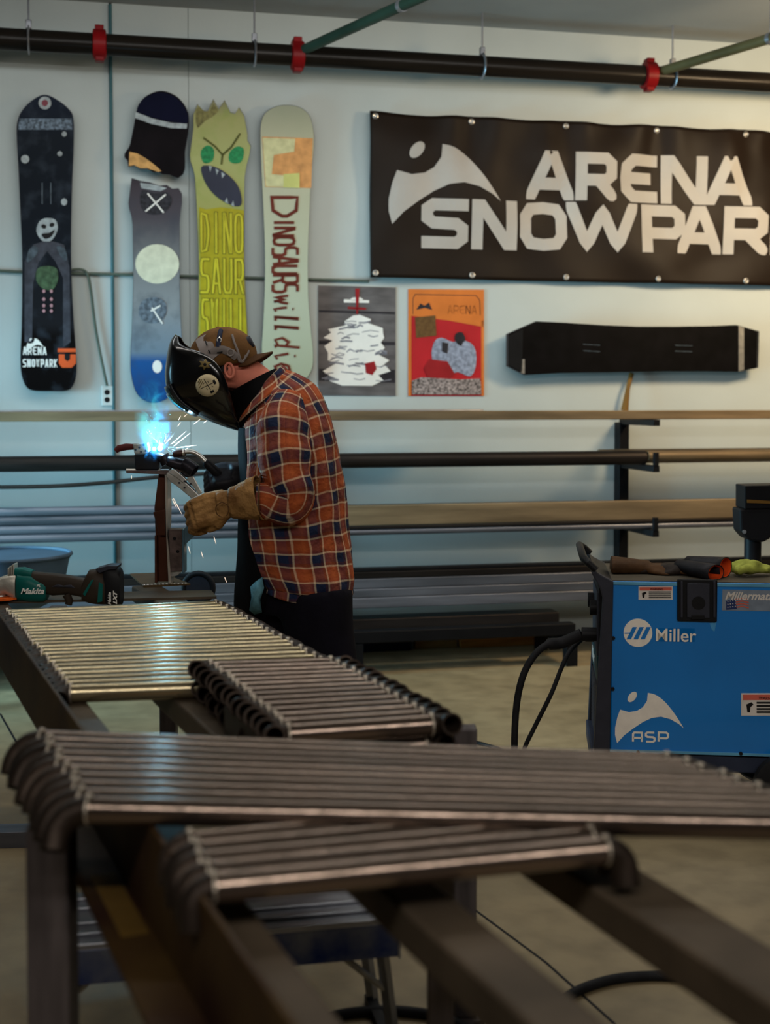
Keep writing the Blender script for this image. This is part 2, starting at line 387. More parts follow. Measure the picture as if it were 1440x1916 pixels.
# saw-cut floor joint and a crack-like joint in the concrete
fj = MB()
for a, b_ in (((1020, 1800), (1150, 1916)), ((885, 1700), (1020, 1800)), ((0, 1335), (60, 1440))):
    p = AZ(*a, 0.0006); q = AZ(*b_, 0.0006); d = (q-p).normalized()*0.004; nn = Vector((-d.y, d.x, 0))
    fj.add([p-nn, p+nn, q+nn, q-nn], [(0, 1, 2, 3)])
struct(fj.build('trim_2', m_black, smooth=False))

# ================================================================== WALL OBJECTS
def wall_thing(name, label, cat, px, py, off, group=None):
    a, z = OW(px, py, off); t = thing(name, label, cat, WP(a, z, off), WA, group)
    t['_a'] = a; t['_z'] = z; t['_o'] = off; return t
def wl(t, px, py, extra=0.0):            # local x,z of an image point on thing t's plane
    a, z = OW(px, py, t['_o']+extra); return (a-t['_a'], z-t['_z'])
def decal(t, name, m, polys, lift, thick=0.0012, sm=False):
    mb = MB()
    for P in polys:
        mb.prism([wl(t, *p) for p in P], -lift-thick, -lift)
    return mb.build(name, m, t, smooth=False)
def spts(P, k=5): return [(v.x, v.y) for v in smooth_path([(a, c, 0) for a, c in P], k, True)]
def ell(cx, cy, rx, ry, n_=20, rot=0):
    return [(cx+rx*math.cos(t)*math.cos(rot)-ry*math.sin(t)*math.sin(rot), cy+rx*math.cos(t)*math.sin(rot)+ry*math.sin(t)*math.cos(rot)) for t in [2*math.pi*k/n_ for k in range(n_)]]
def strokes(t, name, m, lines, width, lift):
    mb = MB()
    for L_ in lines: ribbon(mb, [wl(t, *p) for p in L_], width, lambda x, z: Vector((x, -lift, z)), 0.02)
    return mb.build(name, m, t, smooth=False)
def cleanup(t):
    for k in ('_a', '_z', '_o'):
        if k in t: del t[k]

def grad_mat(name, stops, rough=0.35, nscale=6, namt=0.25, tint=(0.1, 0.1, 0.12)):
    """vertical printed bands along the board's length (local z), worn with noise"""
    m = bpy.data.materials.new(name); m.use_nodes = True; n, l = nodes(m); b = n['Principled BSDF']; b.inputs['Roughness'].default_value = rough; b.inputs['Specular IOR Level'].default_value = 0.05
    tc = n.new('ShaderNodeTexCoord'); sx = n.new('ShaderNodeSeparateXYZ'); l.new(tc.outputs['Object'], sx.inputs[0])
    mr = n.new('ShaderNodeMapRange'); mr.inputs['From Min'].default_value = -0.8; mr.inputs['From Max'].default_value = 0.8; l.new(sx.outputs['Z'], mr.inputs['Value'])
    rp = n.new('ShaderNodeValToRGB'); cr = rp.color_ramp
    while len(cr.elements) < len(stops): cr.elements.new(0.5)
    for el, (p, c) in zip(cr.elements, stops): el.position = p; el.color = (*srgb(*c), 1)
    l.new(mr.outputs[0], rp.inputs['Fac'])
    nz = n.new('ShaderNodeTexNoise'); nz.inputs['Scale'].default_value = nscale; nz.inputs['Detail'].default_value = 8; l.new(tc.outputs['Object'], nz.inputs['Vector'])
    r2 = n.new('ShaderNodeMapRange'); r2.inputs['From Min'].default_value = 0.5; r2.inputs['From Max'].default_value = 0.7; r2.inputs['To Max'].default_value = namt
    l.new(nz.outputs['Fac'], r2.inputs['Value'])
    mx = n.new('ShaderNodeMix'); mx.data_type = 'RGBA'; mx.inputs[7].default_value = (*tint, 1); l.new(r2.outputs[0], mx.inputs['Factor']); l.new(rp.outputs[0], mx.inputs[6])
    l.new(mx.outputs[2], b.inputs['Base Color']); return m
m_edge = mat('board_edge', srgb(60, 62, 66), 0.4, 0.5)
def board(name, label, cat, cx, cy, outline, m, off=0.06, k=5, smoothed=True, thick=0.010):
    t = wall_thing(name, label, cat, cx, cy, off)
    P = spts(outline, k) if smoothed else outline
    MB().prism([wl(t, *p) for p in P], 0, thick).build('edge_core', m_edge, t, smooth=False)
    c0 = (sum(p[0] for p in P)/len(P), sum(p[1] for p in P)/len(P))
    Q = [(c0[0]+(x-c0[0])*0.985, c0[1]+(y-c0[1])*0.996) for x, y in P]
    MB().prism([wl(t, *p) for p in Q], -0.0015, 0.0005).build('base_sheet', m, t, smooth=False)
    # mounting peg into the wall, hidden behind the board
    MB().box(-0.03, 0.03, thick, off-0.001, -0.03, 0.03).build('hanger', m_black, t, smooth=False)
    return t
# --- 1 black board with a pale hooded figure
mb1 = grad_mat('black_board_print', [(0, (8, 8, 9)), (0.2, (8, 8, 9)), (0.24, (24, 26, 30)), (0.5, (14, 22, 30)), (0.84, (8, 18, 28)), (1, (6, 20, 40))], 0.35, 9, 0.3, srgb(70, 80, 92))
t = board('snowboard', 'dark navy snowboard with pointed nose and pale skeleton figure at far left', 'snowboard', 86, 455,
    [(84, 177), (62, 186), (42, 205), (32, 228), (31, 260), (35, 330), (38, 400), (41, 470), (41, 560), (40, 620), (38, 670), (40, 700), (48, 722), (62, 731), (95, 732), (125, 731), (137, 721), (143, 700), (143, 670), (138, 600), (134, 520), (133, 450), (135, 350), (138, 280), (138, 225), (130, 205), (108, 187)], mb1)
m_pale = mat('pale_print', srgb(150, 158, 160), 0.5, 0, 0.3, 30); m_dim = mat('dim_print', srgb(70, 80, 88), 0.5, 0, 0.4, 30)
m_greenp = mat('dull_green_print', srgb(62, 84, 60), 0.5, 0, 0.4, 40); m_org = mat('orange_print', srgb(205, 84, 40), 0.5, 0, 0.1)
decal(t, 'nose_badge', m_pale, [ell(84, 193, 12, 12)], 0.002); decal(t, 'nose_badge_centre', mat('badge_red', srgb(120, 60, 70), 0.5), [ell(84, 193, 6, 6)], 0.0034)
decal(t, 'speckle_band', mat('speckle_print', srgb(90, 104, 118), 0.5, 0, 0.8, 70), [[(36, 222), (134, 222), (135, 243), (34, 243)]], 0.002)
for e_ in (ell(47, 298, 8, 8, 10), ell(120, 251, 5, 5, 8), ell(112, 288, 5, 5, 8), ell(120, 378, 6, 7, 8)): decal(t, 'snow_spot', m_pale, [e_], 0.002)
strokes(t, 'insert_slot', m_dim, [[(79, 342), (79, 382)], [(95, 342), (95, 382)]], 0.006, 0.004)
decal(t, 'skull', m_pale, [spts([(88, 408), (104, 412), (108, 428), (100, 446), (88, 454), (76, 448), (68, 432), (74, 414)], 3)], 0.002)
decal(t, 'skull_shadow', m_black, [ell(82, 424, 5, 4, 10, .4), ell(97, 421, 5, 4, 10, -.4), spts([(78, 438), (92, 436), (102, 430), (96, 443), (84, 447)], 3)], 0.0034)
decal(t, 'robe', mat('robe_print', srgb(58, 60, 68), 0.5, 0, 0.3, 24), [[(62, 458), (80, 452), (100, 452), (120, 458), (130, 500), (132, 640), (118, 650), (118, 520), (104, 490), (88, 470), (72, 492), (62, 530), (60, 640), (46, 640), (46, 490)]], 0.002)
decal(t, 'hand', m_dim, [spts([(54, 468), (66, 460), (72, 470), (60, 486), (50, 490)], 3), spts([(106, 462), (120, 464), (126, 484), (118, 486)], 3)], 0.0034)
decal(t, 'green_plume', m_greenp, [spts([(70, 503), (88, 498), (106, 503), (108, 525), (98, 542), (80, 540), (68, 525)], 3)], 0.0034)
decal(t, 'button_row', mat('pink_print', srgb(176, 130, 136), 0.5), [ell(x, y, 3, 3.4, 8) for x in (82, 96) for y in (545, 560, 572, 582)], 0.005)
lg = logo_polys(0, 0, 1, 1)
lgm = MB()
for P in lg: lgm.prism([tuple(Vector(wl(t, 65+x*34, 646-z*26))) for x, z in P], -0.0034, -0.002)
lgm.build('park_logo', m_white, t, smooth=False)
x0, z0 = wl(t, 42, 661)
for s_, y_, wd in (('ARENA', 664, 46), ('SNOWPARK', 687, 66)):
    x0, z0 = wl(t, 42, y_); x1, z1 = wl(t, 42+wd, y_-15); nL = len(s_); mbt = MB(); cw = (x1-x0)/nL
    for i, ch in enumerate(s_): glyph(mbt, ch, x0+i*cw+.002, x0+(i+1)*cw-.002, z0, z1, 0.007, lambda x, z: Vector((x, -0.004, z)))
    mbt.build('lettering', m_white, t, smooth=False)
decal(t, 'orange_sticker', m_org, [[(108, 652), (142, 652), (142, 659), (108, 659)], [(110, 663), (142, 663), (142, 680), (134, 688), (116, 688), (110, 680)]], 0.002)
decal(t, 'orange_sticker_mark', m_black, [[(121, 663), (131, 663), (131, 672), (126, 676), (121, 672)]], 0.0034)
cleanup(t)
# --- 2 broken board, two pieces
mb2 = mat('black_purple_print', srgb(14, 10, 13), 0.5, 0, 0.5, 6, spec=.04)
t = board('snowboard_tip', 'broken-off black snowboard tip tilted right above its lower half', 'snowboard piece', 296, 245,
    spts([(238, 300), (243, 270), (250, 235), (256, 205), (270, 182), (300, 170), (330, 180), (350, 205), (354, 235), (347, 280), (335, 331)], 5)[:-5]+[(334, 333), (326, 331), (318, 327), (304, 326), (296, 321), (288, 323), (276, 316), (262, 316), (252, 310), (240, 312)], mb2, smoothed=False, off=0.07)
decal(t, 'navy_nose', mat('navy_print', srgb(8, 11, 34), 0.5, spec=.04), [spts([(256, 208), (270, 184), (300, 173), (329, 183), (348, 207), (350, 230), (320, 228), (285, 220)], 4)], 0.002)
decal(t, 'white_stripe', m_pale, [[(254, 210), (285, 222), (320, 230), (350, 232), (349, 241), (320, 240), (283, 232), (252, 221)]], 0.0034)
decal(t, 'torn_wood_core', mat('torn_wood', srgb(196, 150, 92), 0.8, 0, 0.25, 30, 0.5, 80), [[(242, 284), (258, 288), (272, 296), (288, 308), (302, 320), (296, 322), (276, 315), (262, 315), (251, 309), (241, 311)]], 0.002)
cleanup(t)
mb2b = grad_mat('grey_sky_board_print', [(0, (20, 46, 104)), (0.27, (30, 78, 134)), (0.30, (104, 120, 134)), (0.45, (130, 134, 136)), (0.62, (108, 110, 112)), (0.74, (74, 70, 76)), (0.84, (64, 58, 64)), (0.9, (24, 20, 26)), (1, (20, 16, 22))], 0.4, 7, 0.55, srgb(60, 66, 76))
t = board('snowboard', 'broken grey snowboard with white moon disc and blue tail', 'snowboard', 292, 545,
    [(246, 333), (262, 338), (280, 341), (298, 347), (312, 346), (322, 353), (334, 352)]+spts([(334, 352), (336, 420), (336, 500), (337, 560), (339, 610), (342, 660), (340, 700), (325, 735), (300, 752), (275, 752), (255, 735), (245, 700), (244, 660), (247, 600), (249, 520), (248, 420), (246, 370)], 4)[1:-4], mb2b, smoothed=False)
decal(t, 'moon_disc', mat('moon_print', srgb(200, 200, 176), 0.5, 0, 0.12, 20), [ell(294, 494, 41, 37, 28)], 0.002)
decal(t, 'torn_highlight', m_pale, [[(262, 342), (290, 346), (312, 352), (300, 358), (274, 354), (264, 352)]], 0.002)
decal(t, 'black_smudge', mat('smudge_print', srgb(40, 40, 46), 0.5, 0, 0.5, 60), [spts([(266, 356), (288, 362), (312, 360), (322, 376), (310, 396), (292, 402), (272, 398), (262, 380)], 3)], 0.002)
decal(t, 'grey_skull_print', mat('skull_smudge', srgb(92, 102, 112), 0.5, 0, 0.5, 50), [spts([(264, 566), (285, 556), (306, 562), (312, 582), (300, 602), (276, 604), (260, 590)], 3)], 0.002)
strokes(t, 'crossed_bones', m_white, [[(272, 396), (310, 364)], [(276, 362), (306, 398)], [(284, 576), (304, 606)], [(282, 582), (300, 572)]], 0.008, 0.004)
decal(t, 'white_figure', m_white, [ell(294, 686, 9, 12, 12)], 0.002); cleanup(t)
# --- 3 yellow board, jagged crown
mb3 = grad_mat('pale_yellow_board_print', [(0, (150, 146, 60)), (0.6, (150, 148, 84)), (0.8, (158, 160, 104)), (0.94, (150, 148, 96)), (1, (116, 112, 90))], 0.45, 12, 0.35, srgb(120, 140, 60))
crown = [(361, 240), (361, 214), (369, 194), (378, 206), (388, 208), (399, 185), (409, 204), (420, 187), (431, 210), (440, 212), (447, 200), (457, 216), (463, 250)]
t = board('snowboard', 'yellow snowboard with jagged spiked nose and angry face', 'snowboard', 412, 470,
    crown+spts([(463, 262), (458, 330), (457, 420), (458, 520), (462, 600), (464, 650), (460, 700), (440, 740), (410, 750), (385, 740), (372, 700), (370, 640), (371, 560), (371, 480), (368, 400), (364, 330), (361, 280)], 4)[:-4], mb3, smoothed=False)
m_yel = mat('yellow_print', srgb(156, 144, 26), 0.5, 0, 0.12, 20); m_ol = mat('olive_line', srgb(70, 72, 22), 0.5); m_grn = mat('green_print', srgb(30, 120, 70), 0.5, 0, 0.35, 60)
decal(t, 'crown_shade', mat('crown_print', srgb(110, 104, 60), 0.5, 0, 0.4, 50), [[(366, 206), (373, 199), (381, 208), (392, 208), (399, 194), (409, 208), (398, 218), (384, 226), (370, 240), (366, 230)]], 0.002)
decal(t, 'yellow_lettering_ground', m_yel, [[(372, 388), (385, 392), (412, 388), (430, 390), (456, 394), (456, 520), (462, 640), (455, 700), (380, 700), (374, 640), (374, 500)]], 0.002)
for e_ in ([(376, 282), (388, 272), (400, 280), (398, 300), (384, 306), (377, 298)], [(430, 284), (444, 274), (456, 280), (452, 302), (438, 306), (428, 300)]): decal(t, 'green_eye', m_grn, [spts(e_, 3)], 0.002)
decal(t, 'dark_mouth', mat('mouth_print', srgb(44, 46, 60), 0.5), [spts([(376, 313), (400, 312), (425, 326), (446, 350), (452, 380), (440, 386), (410, 372), (386, 346)], 4)], 0.0034)
decal(t, 'mouth_teeth', m_pale, [[(390, 311), (396, 312), (393, 322)], [(403, 316), (409, 319), (405, 328)], [(414, 322), (421, 327), (415, 334)], [(420, 378), (427, 382), (424, 370)], [(432, 384), (438, 387), (436, 376)]], 0.005)
strokes(t, 'brow_line', m_ol, [[(380, 258), (402, 274), (416, 290), (414, 308)], [(449, 250), (432, 276), (416, 290)]], 0.010, 0.004)
def bubble_word(t, word, px0, px1, py0, py1, wd=0.012, m=None, lift=.0045, nm='lettering'):
    n_ = len(word); mbt = MB(); x0, z1 = wl(t, px0, py0); x1, z0 = wl(t, px1, py1); cw = (x1-x0)/n_
    for i, ch in enumerate(word): glyph(mbt, ch, x0+i*cw+.002+(.019-wd)/2, x0+(i+1)*cw-.002-(.019-wd)/2, z0+.004+(.019-wd)/2, z1-.004-(.019-wd)/2, wd, lambda x, z: Vector((x, -lift, z)))
    return mbt.build(nm, m or m_ol, t, smooth=False)
for w_, a_, b_, c_, d_ in (('DINO', 372, 457, 394, 478), ('SAUR', 372, 458, 480, 553), ('SWILL', 374, 463, 556, 636)):
    bubble_word(t, w_, a_, b_, c_, d_, .019, None, .0045, 'lettering_outline'); bubble_word(t, w_, a_, b_, c_, d_, .0125, mat('bright_yellow_print', srgb(182, 170, 40), .5), .006)
cleanup(t)
# --- 4 cream board with brush lettering
mb4 = grad_mat('cream_board_print', [(0, (156, 160, 134)), (0.3, (170, 172, 150)), (0.8, (176, 174, 148)), (0.9, (158, 158, 134)), (1, (136, 140, 122))], 0.4, 5, 0.12, srgb(120, 140, 110))
t = board('snowboard', 'cream snowboard with rust brush lettering running down its length', 'snowboard', 537, 460,
    [(537, 196), (560, 200), (578, 214), (586, 240), (588, 270), (583, 320), (579, 400), (576, 480), (577, 560), (582, 620), (586, 660), (584, 690), (570, 712), (545, 722), (515, 715), (495, 695), (489, 660), (492, 600), (495, 520), (494, 440), (490, 350), (487, 280), (487, 235), (495, 212), (515, 199)], mb4)
decal(t, 'orange_block', mat('faded_orange', srgb(196, 140, 84), 0.5, 0, 0.2, 22), [[(490, 256), (585, 259), (582, 352), (496, 350)]], 0.002)
decal(t, 'cream_patch', mat('faded_cream', srgb(190, 186, 140), 0.5, 0, 0.15, 22), [[(491, 258), (552, 260), (550, 284), (512, 290), (508, 326), (530, 328), (530, 350), (497, 349)]], 0.0034)
decal(t, 'yellow_patch', mat('faded_yellow', srgb(186, 186, 110), 0.5), [[(530, 326), (560, 324), (560, 352), (530, 351)]], 0.005)
m_rustink = mat('rust_ink', srgb(96, 38, 26), 0.6)
def vword(word, y0, y1, xa, xb, wd):      # word written downwards: glyphs turned a quarter clockwise
    mbt = MB(); n_ = len(word); cw = (y1-y0)/n_
    for i, ch in enumerate(word):
        ya = y0+i*cw+1.5; yb = y0+(i+1)*cw-1.5
        for st in GL[ch]:
            P = [wl(t, lerp(xa, xb, p[1]), lerp(ya, yb, p[0])) for p in st]
            ribbon(mbt, P, wd, lambda x, z: Vector((x, -0.004, z)))
    mbt.build('lettering', m_rustink, t, smooth=False)
vword('D', 368, 406, 508, 556, .018); vword('INO', 408, 460, 512, 550, .016); vword('SAURS', 462, 548, 510, 556, .016)
vword('will', 552, 622, 512, 556, .014); vword('die', 630, 702, 514, 560, .014); cleanup(t)
# --- 5 black coffin-shaped board, lying level
mb5 = mat('gloss_black_board', srgb(7, 6, 7), 0.5, 0, 0.5, 9, spec=.06)
t = board('snowboard', 'glossy black coffin-shaped snowboard hung level below the banner', 'snowboard', 1180, 652,
    [(947, 625), (1002, 601), (1060, 604), (1120, 608), (1190, 611), (1260, 611), (1330, 610), (1378, 608), (1420, 620), (1418, 688), (1380, 696), (1320, 695), (1250, 695), (1180, 696), (1110, 697), (1050, 698), (980, 702), (947, 685)], mb5, smoothed=False, off=0.09)
decal(t, 'silver_band', m_silver, [[(1381, 610), (1391, 613), (1391, 692), (1381, 695)]], 0.002)
decal(t, 'silver_chip', m_silver, [[(974, 672), (981, 672), (981, 699), (974, 698)]], 0.002)
decal(t, 'grey_tip_panel', mat('charcoal_print', srgb(24, 24, 25), 0.5, spec=.05), [[(951, 628), (978, 616), (976, 697), (951, 683)]], 0.002)
strokes(t, 'insert_slot', m_dim, [[(1090, 644), (1122, 646)], [(1090, 656), (1122, 658)], [(1262, 646), (1294, 647)], [(1262, 657), (1294, 658)]], 0.003, 0.003)
cleanup(t)
# --- banner
m_ban = mat('black_vinyl', srgb(26, 18, 12), 0.5, 0, 0.15, 3, 0.1, 14, spec=0.12)
m_banw = mat('silver_white_print', srgb(164, 161, 156), 0.6, 0, 0.05, 5)
OFF = 0.03
t = wall_thing('banner', 'black vinyl snow park banner with white lettering and bird-like logo', 'banner', 690, 364, OFF)
bx0, bz1 = wl(t, 690, 208); _, bz0 = wl(t, 690, 520); bx1 = wl(t, 1440, 360)[0]+0.42
GX = [bx0+0.03+(bx1-bx0-0.06)*k/5 for k in range(6)]
def rip(x, z):
    tt = (z-bz0)/(bz1-bz0); a = 0
    for g in GX: a += math.exp(-((x-g)/(0.05+0.25*(1-tt)))**2)*0.012*tt
    d = -0.012+0.010*math.sin(7*x+3*tt)*(1-abs(2*tt-1))+0.006*math.sin(17*x-9*tt)*tt+0.032*noise.noise(Vector((x*2.4+z*1.5, z*3.2-x, 1)))
    for g in GX[1:5]:
        dx = (x-g); d += 0.016*tt**3*math.cos(dx*26)*math.exp(-(dx/0.28)**2)
    d -= 0.02*math.exp(-((x-bx0)/0.2-0.9*(1-tt))**2)*(1-tt*0.3)
    return min(d, 0.012)
def top_sag(x):
    k = (x-GX[0])/(GX[1]-GX[0]); f = k-math.floor(k); return -0.010*math.sin(math.pi*f)
mbn = MB(); NX, NZ = 150, 40; vs = []
for j in range(NZ+1):
    for i in range(NX+1):
        x = lerp(bx0, bx1, i/NX); z = lerp(bz0, bz1+top_sag(x)*1.0, j/NZ); vs.append(Vector((x, rip(x, z), z)))
mbn.add(vs, [(j*(NX+1)+i, j*(NX+1)+i+1, (j+1)*(NX+1)+i+1, (j+1)*(NX+1)+i) for j in range(NZ) for i in range(NX)])
sheet = mbn.build('vinyl_sheet', m_ban, t, angle=80)
so = sheet.modifiers.new('solid', 'SOLIDIFY'); so.thickness = 0.001; so.offset = 1
bfn = lambda x, z: Vector((x, rip(x, z)-0.0035, z))
def bword(word, spans, top, base, tw):
    mbt = MB()
    for ch, (pa, pb) in zip(word, spans):
        mid = (pa+pb)/2; x0, z0 = wl(t, pa, base(mid)); x1, z1 = wl(t, pb, top(mid)); glyph(mbt, ch, x0, x1, z0, z1, tw, bfn)
    return mbt.build('lettering', m_banw, t, smooth=False)
bword('ARENA', [(984, 1072), (1074, 1150), (1156, 1230), (1236, 1321), (1318, 1402)], lambda x: lerp(284, 298, (x-985)/415), lambda x: lerp(371, 385, (x-985)/415), 0.066)
bword('SNOWPARK', [(786, 874), (880, 966), (971, 1060), (1058, 1190), (1197, 1280), (1264, 1348), (1350, 1432), (1436, 1520)], lambda x: lerp(373, 391, (x-787)/650), lambda x: lerp(464, 477, (x-787)/650), 0.066)
lgm = MB()
xa, za = wl(t, 716, 420); xb, zb = wl(t, 933, 276)
for P in logo_polys((xa+xb)/2+0.005, (za+zb)/2, xb-xa, zb-za): lgm.prism(P, 0, 0.0004)
lo = lgm.build('bird_logo', m_banw, t, smooth=False)
bm = bmesh.new(); bm.from_mesh(lo.data); bmesh.ops.triangulate(bm, faces=bm.faces)
bmesh.ops.subdivide_edges(bm, edges=[e for e in bm.edges if e.calc_length() > 0.04], cuts=3, use_grid_fill=True)
for v in bm.verts: v.co.y = rip(v.co.x, v.co.z)-0.0045-(0 if v.co.y < 0.0002 else -0.0004)
bm.to_mesh(lo.data); bm.free()
g0 = None
for g in GX:
    for z in (bz1-0.03+top_sag(g), bz0+0.025):
        MB().tube([(g+0.012*math.cos(a), rip(g, z)-0.004, z+0.012*math.sin(a)) for a in [k*math.pi/6 for k in range(12)]], 0.005, 8, closed=True).build('grommet', m_silver, t)
        MB().cyl((g, rip(g, z)-0.004, z), (g, OFF-0.001, z), 0.005, 8).build('screw', m_silver, t)
cleanup(t)
# --- posters
t = wall_thing('poster', 'grey poster of a white splattered pine tree shape on boards', 'poster', 667, 637, 0.004)
decal(t, 'paper', mat('grey_poster', srgb(92, 88, 88), 0.5, 0, 0.35, 5, 0, stretch=(1, 1, 3)), [[(595, 534), (740, 538), (740, 741), (595, 740)]], 0, 0.0008)
m_pdk = mat('poster_black', srgb(40, 38, 42), 0.5, 0, 0.3)
decal(t, 'dark_band', m_pdk, [[(596, 580), (739, 584), (739, 588), (596, 584)], [(596, 637), (739, 640), (739, 646), (596, 644)], [(596, 690), (739, 692), (739, 716), (596, 712)]], 0.001)
random.seed(3)
tree = []
for s_ in (1, -1):
    rows = [(590, 6), (600, 26), (606, 22), (614, 50), (622, 46), (630, 58), (640, 44), (650, 60), (662, 50), (672, 62), (682, 46), (692, 60), (704, 40), (712, 52), (722, 30)]
    side = [(667+s_*w_*random.uniform(.82, 1.12)+random.uniform(-4, 4), y_+random.uniform(-3, 3)) for y_, w_ in rows]
    tree += side if s_ == 1 else side[::-1]
decal(t, 'white_tree', m_white, [tree, [(643, 560), (690, 562), (690, 567), (643, 566)], ell(667, 560, 12, 4, 8)], 0.002)
m_pred = mat('poster_red', srgb(140, 30, 34), 0.5)
random.seed(9)
mbt = MB()
for k in range(46):
    y_ = random.uniform(600, 722); w_ = min(58, 10+(y_-590)*.6); x_ = 667+random.uniform(-w_, w_); ln_ = random.uniform(5, 16)
    ribbon(mbt, [wl(t, x_-ln_, y_+random.uniform(-3, 3)), wl(t, x_, y_+random.uniform(-3, 3)), wl(t, x_+ln_, y_)], random.uniform(.004, .010), lambda x, z: Vector((x, -.0034, z)), .02)
o = mbt.build('splatter_strokes', mat('splatter_grey', srgb(122, 122, 130), .6, 0, .3), t, smooth=False); o['kind'] = 'stuff'
decal(t, 'red_blotch', m_pred, [[(682, 680), (700, 676), (704, 690), (696, 702), (684, 698)], [(664, 540), (672, 540), (669, 588), (666, 588)], [(650, 574), (684, 576), (684, 580), (650, 578)]], 0.0032)
cleanup(t)
t = wall_thing('poster', 'orange and red poster with a person seated on a vehicle', 'poster', 834, 640, 0.004)
decal(t, 'paper', mat('red_poster', srgb(170, 34, 40), 0.5, 0, 0.15, 4), [[(763, 541), (905, 542), (905, 741), (763, 741)]], 0, 0.0008)
decal(t, 'orange_header', mat('poster_orange', srgb(196, 110, 48), 0.5, 0, 0.1), [[(763, 541), (905, 542), (905, 612), (840, 600), (763, 590)], [(763, 590), (769, 590), (769, 741), (763, 741)], [(900, 600), (905, 600), (905, 741), (900, 741)]], 0.001)
strokes(t, 'header_frame', m_pdk, [[(772, 560), (776, 551), (890, 553), (897, 562), (898, 590)], [(772, 560), (772, 588)]], 0.004, 0.0024)
decal(t, 'small_logo', m_pdk, [[(778, 580), (786, 568), (794, 572), (802, 566), (808, 580), (794, 576)]], 0.002)
mbt = MB(); x0, z0 = wl(t, 836, 587); x1, z1 = wl(t, 892, 572); cw = (x1-x0)/5
for i, ch in enumerate('ARENA'): glyph(mbt, ch, x0+i*cw+.002, x0+(i+1)*cw-.002, z0, z1, .006, lambda x, z: Vector((x, -.0022, z)))
mbt.build('lettering', m_pdk, t, smooth=False)
decal(t, 'olive_block', mat('poster_olive', srgb(96, 70, 40), 0.5, 0, 0.2, 50), [[(776, 594), (814, 590), (816, 628), (778, 632)]], 0.0022)
decal(t, 'grey_figure', mat('poster_bluegrey', srgb(132, 140, 158), 0.5, 0, 0.35, 50), [spts([(812, 640), (826, 632), (846, 640), (864, 636), (886, 648), (890, 680), (880, 704), (856, 696), (836, 700), (808, 672)], 3)], 0.0032)
decal(t, 'dark_figure', m_pdk, [spts([(852, 624), (864, 622), (870, 636), (858, 642), (850, 636)], 3), [(826, 640), (838, 642), (836, 662), (826, 658)], [(850, 640), (866, 640), (862, 648)]], 0.0044)
decal(t, 'red_vehicle', m_pred, [[(802, 672), (836, 676), (850, 700), (840, 710), (800, 706), (792, 690)]], 0.0044)
decal(t, 'crowd_strip', mat('crowd_print', srgb(130, 120, 118), 0.5, 0, 0.9, 90), [[(770, 712), (788, 706), (860, 710), (898, 708), (900, 738), (770, 738)]], 0.0056)
cleanup(t)
# --- outlet and wires
t = wall_thing('wall_outlet', 'small white double wall outlet with a cord running down to it', 'outlet', 200, 740, 0.001)
p0 = wl(t, 190, 759); p1 = wl(t, 212, 722)
MB().box(p0[0], p1[0], -0.012, 0, p0[1], p1[1]).build('cover_plate', mat('outlet_white', srgb(190, 196, 192), 0.4, 0, .05), t, bev=0.003)
for y_ in (734, 748):
    x_, z_ = wl(t, 200, y_); MB().cyl((x_, -0.014, z_), (x_, -0.0118, z_), 0.014, 14).build('socket', m_black, t)
cleanup(t)
def wpath(pts, off): return [WP(*OW(x, y, off), off) for x, y in pts]
tag(MB().tube(wpath([(-30, 505), (40, 509), (160, 512), (250, 514), (350, 517), (470, 520), (580, 523), (690, 526)], 0.012), 0.008, 8).build('cable', mat('grey_green_cable', srgb(80, 90, 80), .6)), 'thin dark cable running level across the wall behind the snowboards', 'cable')
tag(MB().tube(smooth_path(wpath([(134, 505), (150, 504), (163, 512), (170, 545), (178, 610), (188, 665), (200, 722)], 0.022), 5), 0.007, 8).build('power_cord', mat('grey_green_cable', srgb(80, 90, 80), .6)), 'grey cord drooping from the wall cable to the outlet', 'cord')

# ================================================================== SPRINKLER PIPES
PO = 0.25
def pipe_z(px, py): return OW(px, py, PO)
az = OW(0, 79, PO); bz = OW(1440, 149, PO); zp = (az[1]+bz[1])/2
t = thing('sprinkler_pipe', 'thick dark sprinkler main pipe running level below the ceiling', 'pipe', WP(0, zp, PO), WA)
MB().cyl((RA0+0.02, 0, 0), (RA1-0.02, 0, 0), 0.054, 24).build('pipe_run', m_pipe, t)
def coupling(px):
    a = OW(px, 90, PO)[0]
    MB().tube([(a-0.035, 0, 0), (a-0.03, 0, 0), (a+0.03, 0, 0), (a+0.035, 0, 0)], [0.058, 0.074, 0.074, 0.058], 22).build('coupling', m_redp, t)
    for s_ in (1, -1): MB().box(a-0.022, a+0.022, -0.03, 0.03, s_*0.07-0.016, s_*0.07+0.022).build('coupling_lug', m_redp, t, bev=0.004)
for px in (186, 556, 1214): coupling(px)
for px in (54, 476, 902, 1258):
    a = OW(px, 90, PO)[0]
    h_ = MB().tube([(a, 0.058*math.cos(k), 0.058*math.sin(k)) for k in [q*math.pi/10 for q in range(20)]], 0.006, 8, closed=True, flat=2.2).build('hanger_ring', m_alu, t)
    MB().cyl((a, 0, 0.056), (a, 0, ZC-zp-0.001), 0.005, 8).build('rod', m_alu, h_)
    MB().box(a-0.014, a+0.014, -0.014, 0.014, 0.056, 0.10).build('clevis', m_alu, h_, bev=0.003)
